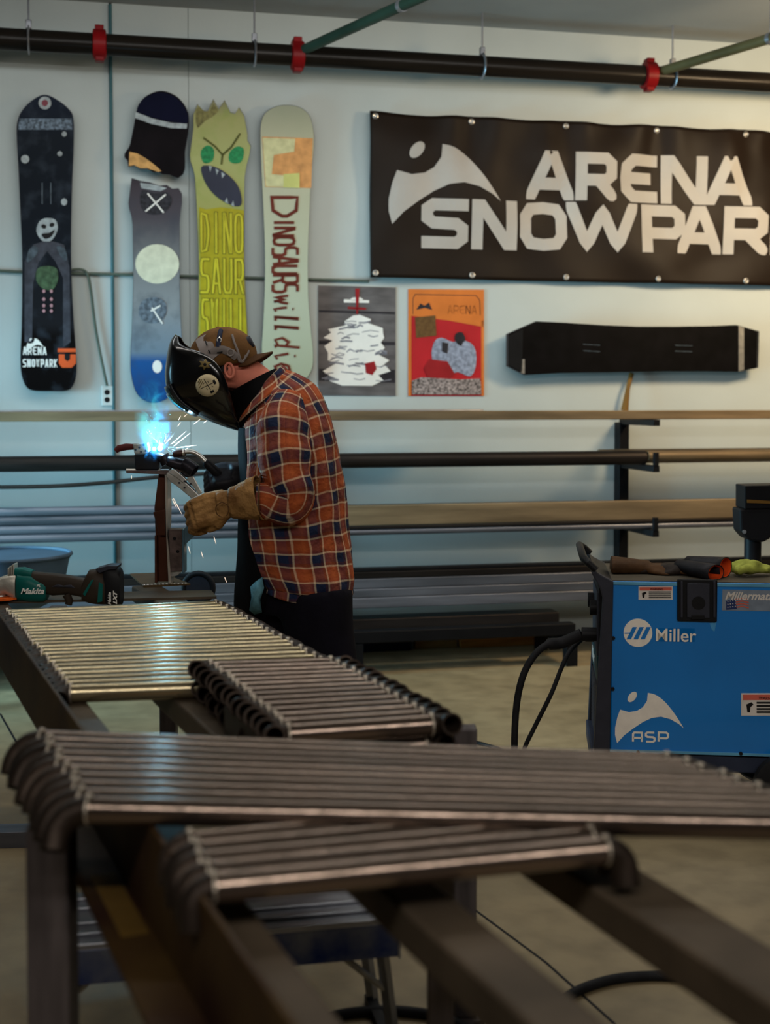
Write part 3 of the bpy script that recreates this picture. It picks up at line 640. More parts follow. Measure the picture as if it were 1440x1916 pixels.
# branch pipes coming towards the viewer
for i, (p0, p1, m_, lab) in enumerate((((566, 104), (770, 2), m_gpipe, 'slim green branch pipe running forward from the main pipe'), ((1234, 140), (1440, 72), m_opipe, 'slim olive branch pipe at upper right running forward from the main pipe'))):
    a0 = OW(p0[0], p0[1], PO); s_ = WP(a0[0], zp+0.02, PO+0.05)
    # direction: keep the height, find where the second image point meets that height
    e_ = AZ(p1[0], p1[1], s_.z) if True else None
    d = (e_-s_).normalized(); e2 = s_+d*4.2
    tt = MB().cyl((0, 0, 0), e2-s_, 0.026, 16).build('branch_pipe', m_, t); tt.matrix_local = (Matrix.Translation(t.location) @ Matrix.Rotation(WA, 4, 'Z')).inverted() @ Matrix.Translation(s_); tt['label'] = lab
    k = d*0.9 if i == 0 else d*0.75
    MB().cyl(k+Vector((0, 0, 0.024)), k+Vector((0, 0, ZC-s_.z-0.001)), 0.004, 8).build('hanger_rod', m_alu, tt)
    MB().tube([k-d*0.012, k+d*0.012], 0.03, 14).build('hanger_ring', m_alu, tt)

# ================================================================== STOCK RACK
def upright(px, lab, top, bot=None):
    a, zt = OW(px, top, 0.05); t = thing('rack_upright', lab, 'rack upright', WP(a, 0, 0.05), WA)
    MB().box(-0.03, 0.03, -0.03, 0.048, 0, zt).build('post', m_rack, t, bev=0.004)
    MB().box(-0.06, 0.06, -0.1, 0.048, 0, 0.012).build('foot_plate', m_rack, t)
    return t, a
ups = [upright(1164, 'black steel rack upright with arms standing against the wall at right', 790), upright(560, 'black steel rack upright against the wall behind the welder person', 790), upright(-160, 'black steel rack upright beyond the left edge', 790)]
# levels are read as image heights at x=1164
def lev(py, off): return OW(1164, py, off)[1]
ZB = {'top': lev(784, 0.3), 'second': lev(868, 0.3), 'third': lev(986, 0.3), 'low': lev(1118, 0.4)}
for t, a in ups:
    for nm in ('top', 'second', 'third', 'low'):
        z = ZB[nm]
        MB().box(-0.02, 0.02, -0.47, 0.0, z-0.035, z).build('arm', m_rack, t, bev=0.003)
        if nm != 'top': MB().box(-0.012, 0.012, -0.475, -0.45, z-0.0, z+0.07).build('arm_stop', m_rack, t)
st, sa = ups[0]
nbar = {}
def bar(px0, px1, z0, h_, off, dp, m_, lab, round_=False, tilt=0, name='steel_bar', cat='bar', grp=None):
    a0 = OW(px0, 800, off)[0] if px0 > -900 else RA0+0.1; a1 = OW(px1, 800, off)[0] if px1 < 2400 else RA1-2.0
    t0 = thing(name, lab, cat, WP(a0, z0, off), WA, grp) if False else None
    mb = MB()
    if round_: mb._pipe([Vector((0, 0, h_/2)), Vector((a1-a0, 0, h_/2+tilt))], h_/2, h_/2*0.8, 18)
    else:
        # rectangular hollow section with open ends
        L_ = a1-a0; tk = min(0.004, h_*0.2)
        mb.box(0, L_, -dp/2, dp/2, 0, h_)
    o = mb.build(name, m_, loc=WP(a0, z0, off), rot=(0, 0, WA), bev=0 if round_ else min(0.004, h_*.2))
    return tag(o, lab, cat, grp)
zt = ZB['top']
bar(-9999, 2500, zt, 0.048, 0.42, 0.05, m_stockb, 'long brown square bar along the front of the top rack level')
bar(-9999, 900, zt, 0.055, 0.3, 0.1, m_alu, 'pale aluminium section lying behind the top brown bar of the rack', name='box_section', cat='box section')
z2 = ZB['second']
bar(-9999, 1206, z2, 0.078, 0.40, 0.07, m_stockd, 'thick dark pipe on the second rack level with its end at the upright', True, name='steel_pipe', cat='pipe')
bar(-9999, 1196, z2, 0.06, 0.31, 0.05, m_stockb, 'brown square bar behind the dark pipe on the second rack level')
bar(1211, 2500, z2+0.02, 0.055, 0.42, 0.05, m_stockb, 'tan pipe continuing right of the upright on the second rack level', True, name='steel_pipe', cat='pipe')
bar(1120, 2500, z2, 0.08, 0.25, 0.04, m_stockb, 'tan pipe behind another at right end of second rack level', True, name='steel_pipe', cat='pipe')
z3 = ZB['third']
for k in range(4): bar(-9999, 560, z3+k*0.0445, 0.044, 0.42, 0.044, m_stockg, '%s of four stacked grey pipes on third rack level at left' % ('lowest', 'second lowest', 'second highest', 'topmost')[k], True, name='steel_pipe', cat='pipe')
bar(568, 2500, z3, 0.034, 0.42, 0.04, m_stockg, 'bright slim pipe lowest on the third rack level at right', True, name='steel_pipe', cat='pipe')
bar(568, 2500, z3+0.0345, 0.016, 0.41, 0.06, m_stockd, 'thin dark flat bar under the tan box section at right', name='flat_bar')
bar(568, 2500, z3+0.051, 0.105, 0.41, 0.05, m_stockb, 'tall tan box section on the third rack level right of the person', name='box_section', cat='box section')
bar(-9999, 1100, z3, 0.150, 0.30, 0.04, m_stockd, 'dark box section at the back of the third rack level', name='box_section', cat='box section')
# thin rod bowed between levels at the left
tag(MB().tube(smooth_path([AD(-60, 912, 6.3), AD(90, 910, 6.3), AD(200, 903, 6.32), AD(292, 893, 6.35), AD(420, 884, 6.4)], 4), 0.010, 8).build('steel_rod', m_stockd), 'thin dark rod bowed between second and third rack levels at left', 'rod')
# low level: deep stack of grey sections
zl = ZB['low']
rows_low = [(zl-0.0, 0.055, 0.44, 'grey box section at the bottom front of the low rack stack', m_stockg), (zl+0.056, 0.045, 0.44, 'grey bar second up in the low rack stack', m_stockg),
            (zl+0.102, 0.05, 0.43, 'grey bar third up in the low rack stack', m_stockg), (zl+0.153, 0.035, 0.42, 'dark grey bar fourth up in the low rack stack', m_stockd), (zl+0.189, 0.018, 0.42, 'thin black bar topping the low rack stack', m_rack)]
for z, h_, off, lab, m_ in rows_low: bar(-9999, 2500, z, h_, off, 0.05, m_, lab)
bar(-9999, 2500, zl, 0.17, 0.32, 0.12, m_stockg, 'wide grey channel behind the low rack stack', name='steel_channel', cat='channel')
# below: floor-level stock, ends visible right of the person
def floorbar(px0, px1, pyb, d, h_, dp, m_, lab, name='steel_bar', cat='bar', z0=0.0):
    a = AZ(px0, pyb, z0); off = (a-WL).dot(WN); a0 = (a-WL).dot(WD); a1 = OW(px1, 900, off)[0]
    o = MB().box(0, a1-a0, 0, dp, 0, h_).build(name, m_, loc=WP(a0, z0, off), rot=(0, 0, WA), bev=0.003); return tag(o, lab, cat)
zf = 0.28
for a in (OW(650, 900, .4)[0], OW(1040, 900, .4)[0], OW(60, 900, .4)[0]):
    tt = thing('rack_bearer', 'low black cross bearer on the floor carrying the lowest %s' % {0: 'bars behind the person', 1: 'bars beside the blue machine', 2: 'bars at left'}[[OW(650, 900, .4)[0], OW(1040, 900, .4)[0], OW(60, 900, .4)[0]].index(a)], 'bearer', WP(a, 0, 0.5), WA)
    MB().box(-0.03, 0.03, -0.16, 0.36, 0.10, 0.16).build('beam', m_rack, tt); MB().box(-0.03, 0.03, -0.16, -0.1, 0, 0.10).build('foot', m_rack, tt); MB().box(-0.03, 0.03, 0.3, 0.36, 0, 0.10).build('foot', m_rack, tt)
bar(-9999, 1074, 0.161, 0.06, 0.60, 0.08, m_rack, 'black channel with its cut end left of the blue machine', name='steel_channel', cat='channel')
bar(-9999, 985, 0.161, 0.04, 0.51, 0.06, m_stockg, 'bright grey bar lying behind the black channel near the floor')
bar(-9999, 1040, 0.161, 0.09, 0.38, 0.14, m_stockd, 'dark box section at the back of the lowest bearers', name='box_section', cat='box section')
floorbar(655, 770, 1222, 0, 0.055, 0.09, mat('dark_blue_timber', srgb(30, 34, 46), 0.6), 'dark blue painted timber end on the floor below the rack', 'timber_block', 'timber')
floorbar(776, 856, 1215, 0, 0.05, 0.09, m_wood, 'short tan timber on the floor below the rack', 'timber_block', 'timber')
floorbar(862, 1016, 1213, 0, 0.045, 0.09, m_woodo, 'orange timber block on the floor below the rack', 'timber_block', 'timber')
# brown strap hanging above the rack upright, and a bent metal hook
tag(MB().tube([WP(*OW(1181, 698, 0.03), 0.03), WP(*OW(1174, 728, 0.05), 0.05), WP(*OW(1168, 768, 0.06), 0.06)], [0.014, 0.012, 0.022], 8, flat=.4).build('strap', mat('ochre_strap', srgb(110, 82, 40), .7)), 'ochre strap hanging on the wall above the rack upright', 'strap')
# blue grey tub behind the table at left
c = AD(25, 1060, 5.75)
t = thing('plastic_tub', 'big dusty blue-grey round tub behind the grinder at left', 'tub', (c.x-0.02, 5.75, 0))
MB().tube([(0, 0, 0.47), (0, 0, 0.50), (0, 0, 0.6), (0, 0, 0.68), (0, 0, 0.7)], [0.14, 0.2, 0.245, 0.262, 0.27], 32, cap=True).build('tub_body', mat('blue_grey_plastic', srgb(62, 80, 96), .5), t)
MB().tube([(0.27*math.cos(k), 0.27*math.sin(k), 0.705) for k in [q*math.pi/16 for q in range(32)]], 0.009, 8, closed=True).build('rim', mat('blue_grey_plastic', srgb(62, 80, 96), .5), t)

MB().box(-.34, .1, -.1, .1, .45, .4695).build('stand_plate', m_rack, t); MB().box(-.33, -.28, -.03, .03, .012, .45).build('stand_post', m_rack, t); MB().box(-.42, -.2, -.15, .15, 0, .012).build('stand_foot', m_rack, t)

# ================================================================== WELDING TABLE
ZL, ZT = 0.798, 0.74
tb_o = TP(1.2, 0.3, 0)
tb = thing('welding_table', 'long steel welding table of heavy brown beams on square legs', 'table', tb_o, TH)
def tl(p): d = p-tb_o; return Vector((d.dot(TV), d.dot(TU), d.z))      # world -> table local (x=v, y=u)
def tv(px, py, z): return TZ(px, py, z)[1]-tb_o.dot(TV)
UN, UF = 1.02-1.2, 4.95-1.2
vA = (tv(280, 1547, ZL)+tv(150, 1365, ZL))/2; vA2 = (tv(455, 1680, ZT)+tv(645, 1916, ZT))/2
vB = (tv(734, 1688, ZT)+tv(967, 1916, ZT)+tv(347, 1314, ZT))/3; vB2 = (tv(888, 1708, ZT)+tv(1135, 1916, ZT))/2
vC = (tv(1115, 1651, ZT)+tv(1434, 1890, ZT))/2; vC2 = (tv(1189, 1617, ZT)+tv(1440, 1771, ZT))/2
uC = TZ(330, 1093, ZT)[0]-1.2+0.02
uB = TZ(347, 1270, ZT)[0]-1.2+0.9
MB().box(vA, vA+0.009, UN, UF, 0.655, ZL).build('beam_lip', m_beamr, tb, bev=0.002)
MB().box(vA+0.0095, vA2, UN, UF, 0.66, ZT).build('beam', m_beam, tb, bev=0.004)
def ctube(v0, v1, u0, u1, z0, z1, name='beam', m=None):
    mb = MB(); t = 0.005
    mb.box(v0, v1, u0, u1, z1-t, z1); mb.box(v0, v1, u0, u1, z0, z0+t); mb.box(v0, v0+t, u0, u1, z0+t, z1-t); mb.box(v1-t, v1, u0, u1, z0+t, z1-t)
    return mb.build(name, m or m_beam, tb, smooth=False)
MB().box(vB, vB2, UN, uB, 0.685, ZT).build('beam', m_beam, tb, bev=0.006)
MB().box(vC, vC2, UN, uC, 0.685, ZT).build('beam', m_beam, tb, bev=0.006)
# lower side beam (its rusty top flange shows left of the lip)
vD = (tv(100, 1550, 0.655)+tv(275, 1916, 0.655))/2; uD = TZ(100, 1500, 0.655)[0]-1.2
MB().box(vD, vA+0.012, UN, uD, 0.645, 0.6545).box(vA-0.005, vA+0.005, UN, uD, 0.56, 0.645).build('side_flange', m_beamr, tb, bev=0.001)
MB().box(vD+0.02, vA-0.006, UN+0.75, UN+1.0, 0.6545, 0.656).build('flange_patch', mat('yellow_brown_patch', srgb(78, 58, 22), .6, 0, .3, 6), tb, smooth=False)  # thin yellow-brown patch on top of the flange
def leg(px0, px1, d, ztop, m, foot=True, dep=None):
    a = AD(px0, 1600, d); b_ = AD(px1, 1600, d); w_ = (b_-a).length; dep = dep or w_
    c = tl(Vector(((a.x+b_.x)/2, d+dep/2, 0))); Mx = Matrix.Translation((c.x, c.y, 0)) @ Matrix.Rotation(-TH, 4, 'Z')
    mb = MB(); mb.box(-w_/2, w_/2, -dep/2, dep/2, 0.008 if foot else 0, ztop, Mx)
    o = mb.build('leg', m, tb, bev=0.004)
    if foot: MB().box(-w_*.8, w_*.8, -dep*.8, dep*.8, 0, 0.008, Mx).build('foot_plate', m, o)
    return o
leg(47, 127, 1.98, 0.735, m_leg)
leg(849, 892, 2.86, 0.664, m_leg)
leg(800, 850, 2.2, 0.685, m_leg)
leg(-190, -150, 3.4, 0.655, m_leg, False); leg(92, 124, 4.4, 0.685, m_leg); leg(300, 330, 4.45, 0.685, m_leg)
a = tl(AD(862, 1380, 2.89)); MB().box(vA+0.1-0.1, a.x-0.026, a.y-0.02, a.y+0.03, 0.615, 0.655).build('cross_member', m_beam, tb, bev=0.003)
MB().box(vA, a.x-0.02, a.y-0.02, a.y+0.03, 0.655, 0.659).build('cross_cap', m_rust, tb)

def rotTb(ang=0): return (0, 0, TH+ang)
# spacer bar on the middle beam that carries the near row
sp0 = TP(TZ(800, 1515, ZT)[0]-0.05, tb_o.dot(TV)+(vB+vB2)/2, ZT)
o = MB().box(-0.02, 0.02, -0.05, 0.62, 0.0005, 0.0575).build('spacer_bar', m_stockd, loc=sp0, rot=(0, 0, TH)); tag(o, 'dark spacer bar lying on the middle beam under the near tube row', 'bar')

# ------------------------------------------------------------------ bent-ended rails
RO = 0.0200
def rail_proto(L_, phi, clr, ext, m_t, label, group, RO=0.02):
    e = Vector((0, -math.cos(phi), -math.sin(phi)))
    root = thing('steel_rail', label, 'rail', group=group)
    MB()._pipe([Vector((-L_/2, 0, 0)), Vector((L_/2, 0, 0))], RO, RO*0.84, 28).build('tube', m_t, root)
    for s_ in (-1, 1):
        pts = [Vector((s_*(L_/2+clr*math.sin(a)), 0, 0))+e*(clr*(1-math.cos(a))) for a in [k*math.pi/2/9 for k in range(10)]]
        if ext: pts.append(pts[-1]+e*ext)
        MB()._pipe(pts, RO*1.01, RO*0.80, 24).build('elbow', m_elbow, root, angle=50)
        wmb = MB().tube([(s_*(L_/2+0.001), RO*math.cos(k)*1.03, RO*math.sin(k)*1.03) for k in [q*math.pi/12 for q in range(24)]], 0.0022, 6, closed=True)
        wmb.sphere((s_*(L_/2+0.001), -0.001, RO*1.06), (0.006, 0.0045, 0.0035), 8, 6)
        wmb.build('weld_bead', m_weld, root)
    return root
def copy_tree(o, parent=None):
    c = o.copy(); COL.objects.link(c); c.parent = parent
    for ch in list(o.children): copy_tree(ch, c)
    return c
ORD = ['nearest', 'second', 'third', 'fourth', 'fifth', 'sixth', 'seventh', 'eighth', 'ninth', 'tenth', 'eleventh', 'twelfth', 'thirteenth', 'fourteenth', 'fifteenth', 'sixteenth', 'seventeenth', 'eighteenth', 'nineteenth', 'twentieth', 'twenty-first', 'twenty-second', 'twenty-third', 'twenty-fourth']
def row(nearL, nearR, farL, farR, z, n_, phi, clr, ext, m_t, what, group, jit=0.004, dz=0.0, sh=0.0, RO=0.02):
    a0, a1, b0, b1 = [AZ(p[0], p[1], z) for p in (nearL, nearR, farL, farR)]
    L_ = ((a1-a0).length+(b1-b0).length)/2; pr = None
    for i in range(n_):
        t = i/(n_-1); l_ = a0.lerp(b0, t); r_ = a1.lerp(b1, t); c = (l_+r_)/2; d = (r_-l_)
        lab = ('%s bent-ended tube of the %s' % (ORD[i], what)) if i == 0 else ('%s bent-ended tube from the near edge of the %s' % (ORD[i], what))
        if pr is None: o = pr = rail_proto(L_, phi, clr, ext, m_t, lab, group, RO)
        else: o = copy_tree(pr); o['label'] = lab
        o.location = (c.x+sh+(random.uniform(-jit, jit) if 0 < i else 0), c.y, z-RO+dz); o.rotation_euler = (0, 0, math.atan2(d.y, d.x))
        o.rotation_euler.rotate_axis('X', random.uniform(-0.05, 0.05))
random.seed(11)
# far row, flat on the table
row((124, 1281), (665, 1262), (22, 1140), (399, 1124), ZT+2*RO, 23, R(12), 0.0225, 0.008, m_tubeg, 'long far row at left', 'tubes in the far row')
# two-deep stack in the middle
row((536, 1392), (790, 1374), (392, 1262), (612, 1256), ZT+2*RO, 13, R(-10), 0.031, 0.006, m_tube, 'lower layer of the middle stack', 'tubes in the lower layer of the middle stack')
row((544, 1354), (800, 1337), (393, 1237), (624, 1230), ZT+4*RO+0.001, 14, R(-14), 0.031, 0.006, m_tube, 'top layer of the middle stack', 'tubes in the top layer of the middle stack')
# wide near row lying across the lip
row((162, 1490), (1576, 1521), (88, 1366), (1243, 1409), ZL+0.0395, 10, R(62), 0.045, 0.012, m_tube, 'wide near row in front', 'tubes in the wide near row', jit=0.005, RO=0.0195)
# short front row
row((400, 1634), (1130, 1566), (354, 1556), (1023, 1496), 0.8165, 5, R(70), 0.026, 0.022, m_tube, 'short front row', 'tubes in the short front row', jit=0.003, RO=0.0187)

# ------------------------------------------------------------------ plate, grinder
def tpoly(pts, z, th, name, m, label, cat):
    P = [AZ(x, y, z+th) for x, y in pts]; c = sum(P, Vector())/len(P); c.z = z
    mb = MB(); n_ = len(P); vs = [p-c for p in P]+[Vector((p.x-c.x, p.y-c.y, 0)) for p in P]
    mb.add(vs, [tuple(range(n_)), tuple(reversed(range(n_, 2*n_)))]+[(i, i+n_, (i+1) % n_+n_, (i+1) % n_) for i in range(n_)])
    o = mb.build(name, m, loc=c, smooth=False); return tag(o, label, cat)
tpoly([(-40, 1126), (405, 1116), (395, 1104), (-60, 1112)], ZT, 0.008, 'steel_plate', m_beam, 'thin brown steel plate under the angle grinder at the far table end', 'plate')
ZG = ZT+0.0085
DG = AZ(120, 1122, ZG).y
m_tealp = mat('teal_plastic', srgb(12, 84, 78), 0.4, 0, 0.1); m_brblk = mat('brown_black_rubber', srgb(46, 38, 30), 0.55, 0, 0.2)
m_alug = mat('cast_aluminium', srgb(176, 172, 160), 0.45, 0.6, 0.2, 20, .2)
gp0 = AD(120, 1125, DG); gp0.z = ZG
g = thing('angle_grinder', 'teal and black cordless angle grinder lying on the far table end', 'grinder', gp0)
def G(px, py, dy=0): return AD(px, py, DG+dy)-gp0
def gl(name, rows, m, par=g, seg=24, k=3):
    """loft along the tool: rows of (px, py_top, py_bottom, half depth)"""
    C_ = [G(x, (a+b_)/2) for x, a, b_, w_ in rows]; mb = MB(); rings = []
    for (x, a, b_, w_), c in zip(rows, C_):
        hh = (G(x, a)-G(x, b_)).length/2
        rings.append([c+Vector((0, -w_*math.copysign(abs(math.cos(q))**0.7, math.cos(q)), hh*math.copysign(abs(math.sin(q))**0.7, math.sin(q)))) for q in [2*math.pi*j/seg for j in range(seg)]])
    vs = [v for r in rings for v in r]; fs = []
    for i in range(len(rings)-1):
        for q in range(seg): fs.append((i*seg+q, i*seg+(q+1) % seg, (i+1)*seg+(q+1) % seg, (i+1)*seg+q))
    fs += [tuple(reversed(range(seg))), tuple(range((len(rings)-1)*seg, len(rings)*seg))]
    mb.add(vs, fs); return mb.build(name, m, par, angle=50)
gl('motor_housing', [(33, 1075, 1120, .028), (36, 1071, 1124, .034), (60, 1074, 1126, .036), (84, 1088, 1125, .034), (89, 1092, 1120, .028)], m_tealp)
gl('upper_housing', [(30, 1062, 1080, .02), (45, 1061, 1082, .024), (62, 1066, 1084, .022)], m_tealp)
gl('grip', [(56, 1068, 1100, .022), (70, 1070, 1108, .025), (100, 1072, 1114, .024), (130, 1076, 1112, .023), (160, 1082, 1118, .026), (168, 1084, 1122, .028)], m_brblk)
gl('rear_housing', [(156, 1088, 1124, .03), (168, 1066, 1128, .036), (180, 1064, 1130, .038), (196, 1068, 1131, .038), (200, 1076, 1130, .036)], m_brblk)
gl('battery', [(196, 1058, 1131, .032), (204, 1055, 1131.5, .037), (222, 1058, 1131.5, .037), (228, 1066, 1131, .034)], m_black)
MB().prism([(G(x, y).x, G(x, y).z) for x, y in [(182, 1062), (205, 1056), (224, 1056), (222, 1062), (206, 1064), (190, 1070)]], -.036, .036).build('battery_cap', m_dkgrey, g, smooth=False, bev=.002)
MB().prism([(G(x, y).x, G(x, y).z) for x, y in [(176, 1082), (180, 1082), (164, 1112), (160, 1108)]], -.0395, -.036).build('teal_trim', m_tealp, g, smooth=False)
MB().prism([(G(x, y).x, G(x, y).z) for x, y in [(190, 1086), (197, 1090), (196, 1122), (187, 1124)]], -.0395, -.036).build('teal_trim', m_tealp, g, smooth=False)
MB().prism([(G(x, y).x, G(x, y).z) for x, y in [(100, 1096), (112, 1091), (122, 1094), (136, 1092), (144, 1098), (128, 1097)]], -.027, -.02).build('switch', m_dkgrey, g, smooth=False, bev=.002)
gl('gear_head', [(-26, 1092, 1112, .02), (-14, 1084, 1118, .028), (0, 1080, 1116, .03), (14, 1075, 1112, .032), (30, 1072, 1124, .034), (33, 1074, 1122, .034)], m_alug)
for k in range(4):
    c = G(19+k*3.2, 1068-k*1.2); MB().box(c.x-.002, c.x+.002, -.022, .022, c.z-.02, c.z+.012+0.002*k).build('cooling_fin', m_alug, g, bev=.001)
c = G(2, 1120); cz = 0.030
MB().tube([(c.x, 0, cz+.02), (c.x, 0, cz+.002), (c.x, 0, cz), (c.x, 0, cz-.004)], [.026, .026, .03, .03], 24).build('spindle_collar', m_silver, g)
MB().cyl((c.x, 0, .004), (c.x, 0, .012), .060, 32).build('flap_disc', mat('orange_abrasive', srgb(214, 92, 30), .8, 0, .2, 60, .5, 200), g)
MB().tube([(c.x, 0, .0125), (c.x, 0, cz-.004)], [.022, .016], 20).build('disc_nut', m_silver, g)
MB().tube([G(124, 1112, -.01), G(130, 1124, -.01), G(128, 1131, -.01)], [.014, .012, .012], 10).build('guard_lever', m_brblk, g)
MB().box(G(150, 0).x-.012, G(150, 0).x+.03, -.02, .02, 0.0003, .035).build('battery_foot', m_brblk, g, bev=.004)
x_ = G(44, 1108); text_mesh('brand_lettering', 'Makita', 0.026, m_white, g, (x_.x, -.0372, x_.z), FRONT, 0.0006, 0.35, 1.08, .001)
x_ = G(74, 1095); text_mesh('type_lettering', 'BL', 0.010, m_white, g, (x_.x, -.036, x_.z), FRONT, 0.0003, 0.3, 1.1, .001)
x_ = G(212, 1128); text_mesh('battery_lettering', 'Makita', 0.014, m_white, g, (x_.x, -.0376, x_.z), (R(90), R(-90), 0), 0.0004, 0.35, 1.05, .001)
x_ = G(223, 1127); text_mesh('battery_lettering', 'LXT', 0.016, m_white, g, (x_.x, -.0376, x_.z), (R(90), R(-90), 0), 0.0008, 0.35, 1.3, .001)

# ================================================================== WORKPIECE AND CLAMPS
DW = 4.56
wp0 = AD(300, 1085, DW); wp0.z = ZT
wk = thing('steel_bracket', 'upright rusty steel bracket with base plate and angled brace being welded', 'bracket', wp0)
def Wp(px, py, dy=0): return AD(px, py, DW+dy)-wp0
m_brk = mat('reddish_brown_steel', srgb(70, 38, 26), 0.5, 0.35, 0.35, 6, .2); m_brg = mat('grey_brown_steel', srgb(92, 78, 74), 0.5, 0.5, 0.5, 18, .3)
bq = [AZ(x, y, ZT+.006)-wp0 for x, y in ((243, 1073), (300, 1071), (356, 1092), (268, 1096))]
MB().add([(p.x, p.y, .006) for p in bq]+[(p.x, p.y, .0004) for p in bq], [(0, 1, 2, 3), (7, 6, 5, 4), (0, 4, 5, 1), (1, 5, 6, 2), (2, 6, 7, 3), (3, 7, 4, 0)]).build('base_plate', mat('olive_brown_steel', srgb(78, 60, 34), .5, .4, .3), wk, smooth=False)
def wprism(name, pts, y0, y1, m, bev=0.0015): return MB().prism([(Wp(*p).x, max(.006, Wp(*p).z)) for p in pts], y0, y1).build(name, m, wk, smooth=False, bev=bev)
wprism('web_plate', [(297, 886), (312, 886), (314, 1000), (319, 1060), (322, 1088), (292, 1088), (291, 1000), (289, 950)], -.004, .004, m_brk)
wprism('flange_plate', [(311, 886), (316, 886), (317, 950), (316, 1000), (320, 1035), (323, 1090), (318, 1090), (314, 1010)], -.035, .045, mat('bright_edge_steel', srgb(178, 170, 160), .35, .7, .2))
wprism('gusset', [(289, 957), (312, 952), (312, 1000), (301, 1000)], -.03, -.024, m_brk)
wprism('rear_flange', [(292, 1000), (296, 1000), (297, 1088), (292, 1088)], -.03, .03, m_brk)
wprism('square_tube', [(318, 989), (343, 989), (343, 1066), (321, 1068)], -.03, .03, m_brg)
wprism('end_cap', [(343, 988), (347, 990), (347, 1070), (343, 1070)], -.03, .03, mat('blue_grey_steel', srgb(90, 118, 134), .35, .7, .2))
for p in ((329, 1006), (335, 1030)):
    c = Wp(*p); MB().cyl((c.x, -.031, c.z), (c.x, -.0298, c.z), .006, 12).build('bolt_hole', m_black, wk)
wprism('angled_brace', [(343, 992), (370, 962), (386, 968), (390, 978), (347, 1018)], -.028, .028, mat('blue_grey_steel', srgb(90, 118, 134), .35, .7, .2))
wprism('stiffener', [(320, 1066), (345, 1066), (332, 1076), (322, 1078)], -.02, .02, m_silver)
wprism('top_plate', [(240, 879), (318, 879), (360, 872), (360, 878), (318, 887), (240, 884)], -.04, .04, m_brg)
MB().tube([Wp(236, 880, -.02), Wp(300, 880, -.02)], .006, 10).build('stop_bar', m_silver, wk)
mb = MB()
for k in range(12): c = AZ(270+k*7, 1095.5-k*.3, ZT+.006)-wp0; mb.sphere((c.x, c.y-.002, .008), (.007, .003, .003), 8, 6)
mb.build('weld_seam', m_silver, wk)
# the assembly held on top: dark clamp block + pipe elbow pieces
pa = thing('pipe_assembly', 'dark forked pipe piece with flared end being welded on top', 'pipe fitting', AD(290, 875, DW))
pa0 = AD(290, 875, DW)
def Q(px, py, dy=0): return AD(px, py, DW+dy)-pa0
MB().prism([(Q(*p).x, Q(*p).z) for p in ((254, 850), (292, 846), (300, 860), (300, 878), (256, 878))], -.035, .035).build('clamp_block', m_black, pa, smooth=False, bev=.004)
m_dpipe = mat('blackened_pipe', srgb(40, 38, 42), 0.35, 0.6, .4, 20, .2)
MB().tube(smooth_path([Q(280, 850, -.02), Q(296, 855, -.03), Q(314, 862, -.035), Q(334, 868, -.035), Q(352, 874, -.03)], 4), [.013]*5+[.016]*4+[.019]*4+[.021]*4, 16).build('bent_pipe', m_dpipe, pa)
MB().tube([Q(305, 852, -.03), Q(313, 868, -.03)], [.021, .021], 16).build('collar', m_dpipe, pa)
MB()._pipe([Q(344, 868, -.03), Q(354, 874, -.035), Q(364, 882, -.04)], .026, .02, 20).build('flared_end', m_dpipe, pa)
MB().tube(smooth_path([Q(318, 880, -.02), Q(330, 874, -.02), Q(345, 886, -.03), Q(356, 892, -.03)], 3), .007, 8).build('wire_form', m_dpipe, pa)
MB().box(Q(280, 0).x, Q(300, 0).x, -.006, .018, Q(0, 834).z, Q(0, 829).z).build('cross_tab', m_dpipe, pa, bev=.001)
MB().cyl(Q(297, 846), Q(297, 828), .008, 10).build('stud', m_dpipe, pa)
MB().cyl(Q(298, 831), Q(298, 824), .003, 8).build('stud_tip', m_dpipe, pa)
# locking clamp with reddish handle at left
cl0 = AD(266, 846, DW); cl = thing('welding_clamp', 'pale locking clamp with a reddish handle gripping the work at left', 'clamp', cl0)
def K(px, py, dy=0): return AD(px, py, DW+dy)-cl0
MB().prism([(K(*p).x, K(*p).z) for p in ((250, 829), (262, 832), (278, 827), (281, 838), (280, 849), (254, 850))], -.022, .022).build('jaw', m_silver, cl, smooth=False, bev=.003)
for p in ((256, 841), (263, 837), (271, 832), (275, 843), (266, 845)):
    c = K(*p); MB().cyl((c.x, -.0245, c.z), (c.x, -.021, c.z), .004, 10).build('rivet', m_dkgrey, cl)
MB().tube([K(252, 836), K(236, 836), K(222, 839), K(216, 844)], [.010, .012, .012, .009], 12, flat=.6).build('handle', mat('dark_red_grip', srgb(84, 34, 32), .6), cl)
# locking pliers held in the glove
pl0 = AD(340, 905, DW-.06); pl = thing('locking_pliers', 'silver locking pliers held in the tan welding glove', 'pliers', pl0)
def L2(px, py, dy=0): return AD(px, py, DW-.06+dy)-pl0
MB().prism([(L2(*p).x, L2(*p).z) for p in ((313, 884), (322, 888), (334, 893), (350, 905), (368, 922), (376, 930), (366, 938), (350, 925), (332, 910), (318, 900), (311, 890))], -.008, .008).build('lower_handle', m_silver, pl, smooth=False, bev=.002)
MB().prism([(L2(*p).x, L2(*p).z) for p in ((350, 893), (361, 891), (364, 896), (378, 922), (372, 926), (360, 910), (349, 899))], .002, .012).build('upper_handle', m_silver, pl, smooth=False, bev=.002)
MB().prism([(L2(*p).x, L2(*p).z) for p in ((314, 884), (322, 876), (330, 880), (344, 892), (350, 898), (344, 904), (332, 894))], -.012, .010).build('jaw', m_silver, pl, smooth=False, bev=.002)
for p in ((336, 903), (346, 900), (346, 912), (357, 905)):
    c = L2(*p); MB().cyl((c.x, -.014, c.z), (c.x, .006, c.z), .0035, 10).build('rivet', m_dkgrey, pl)
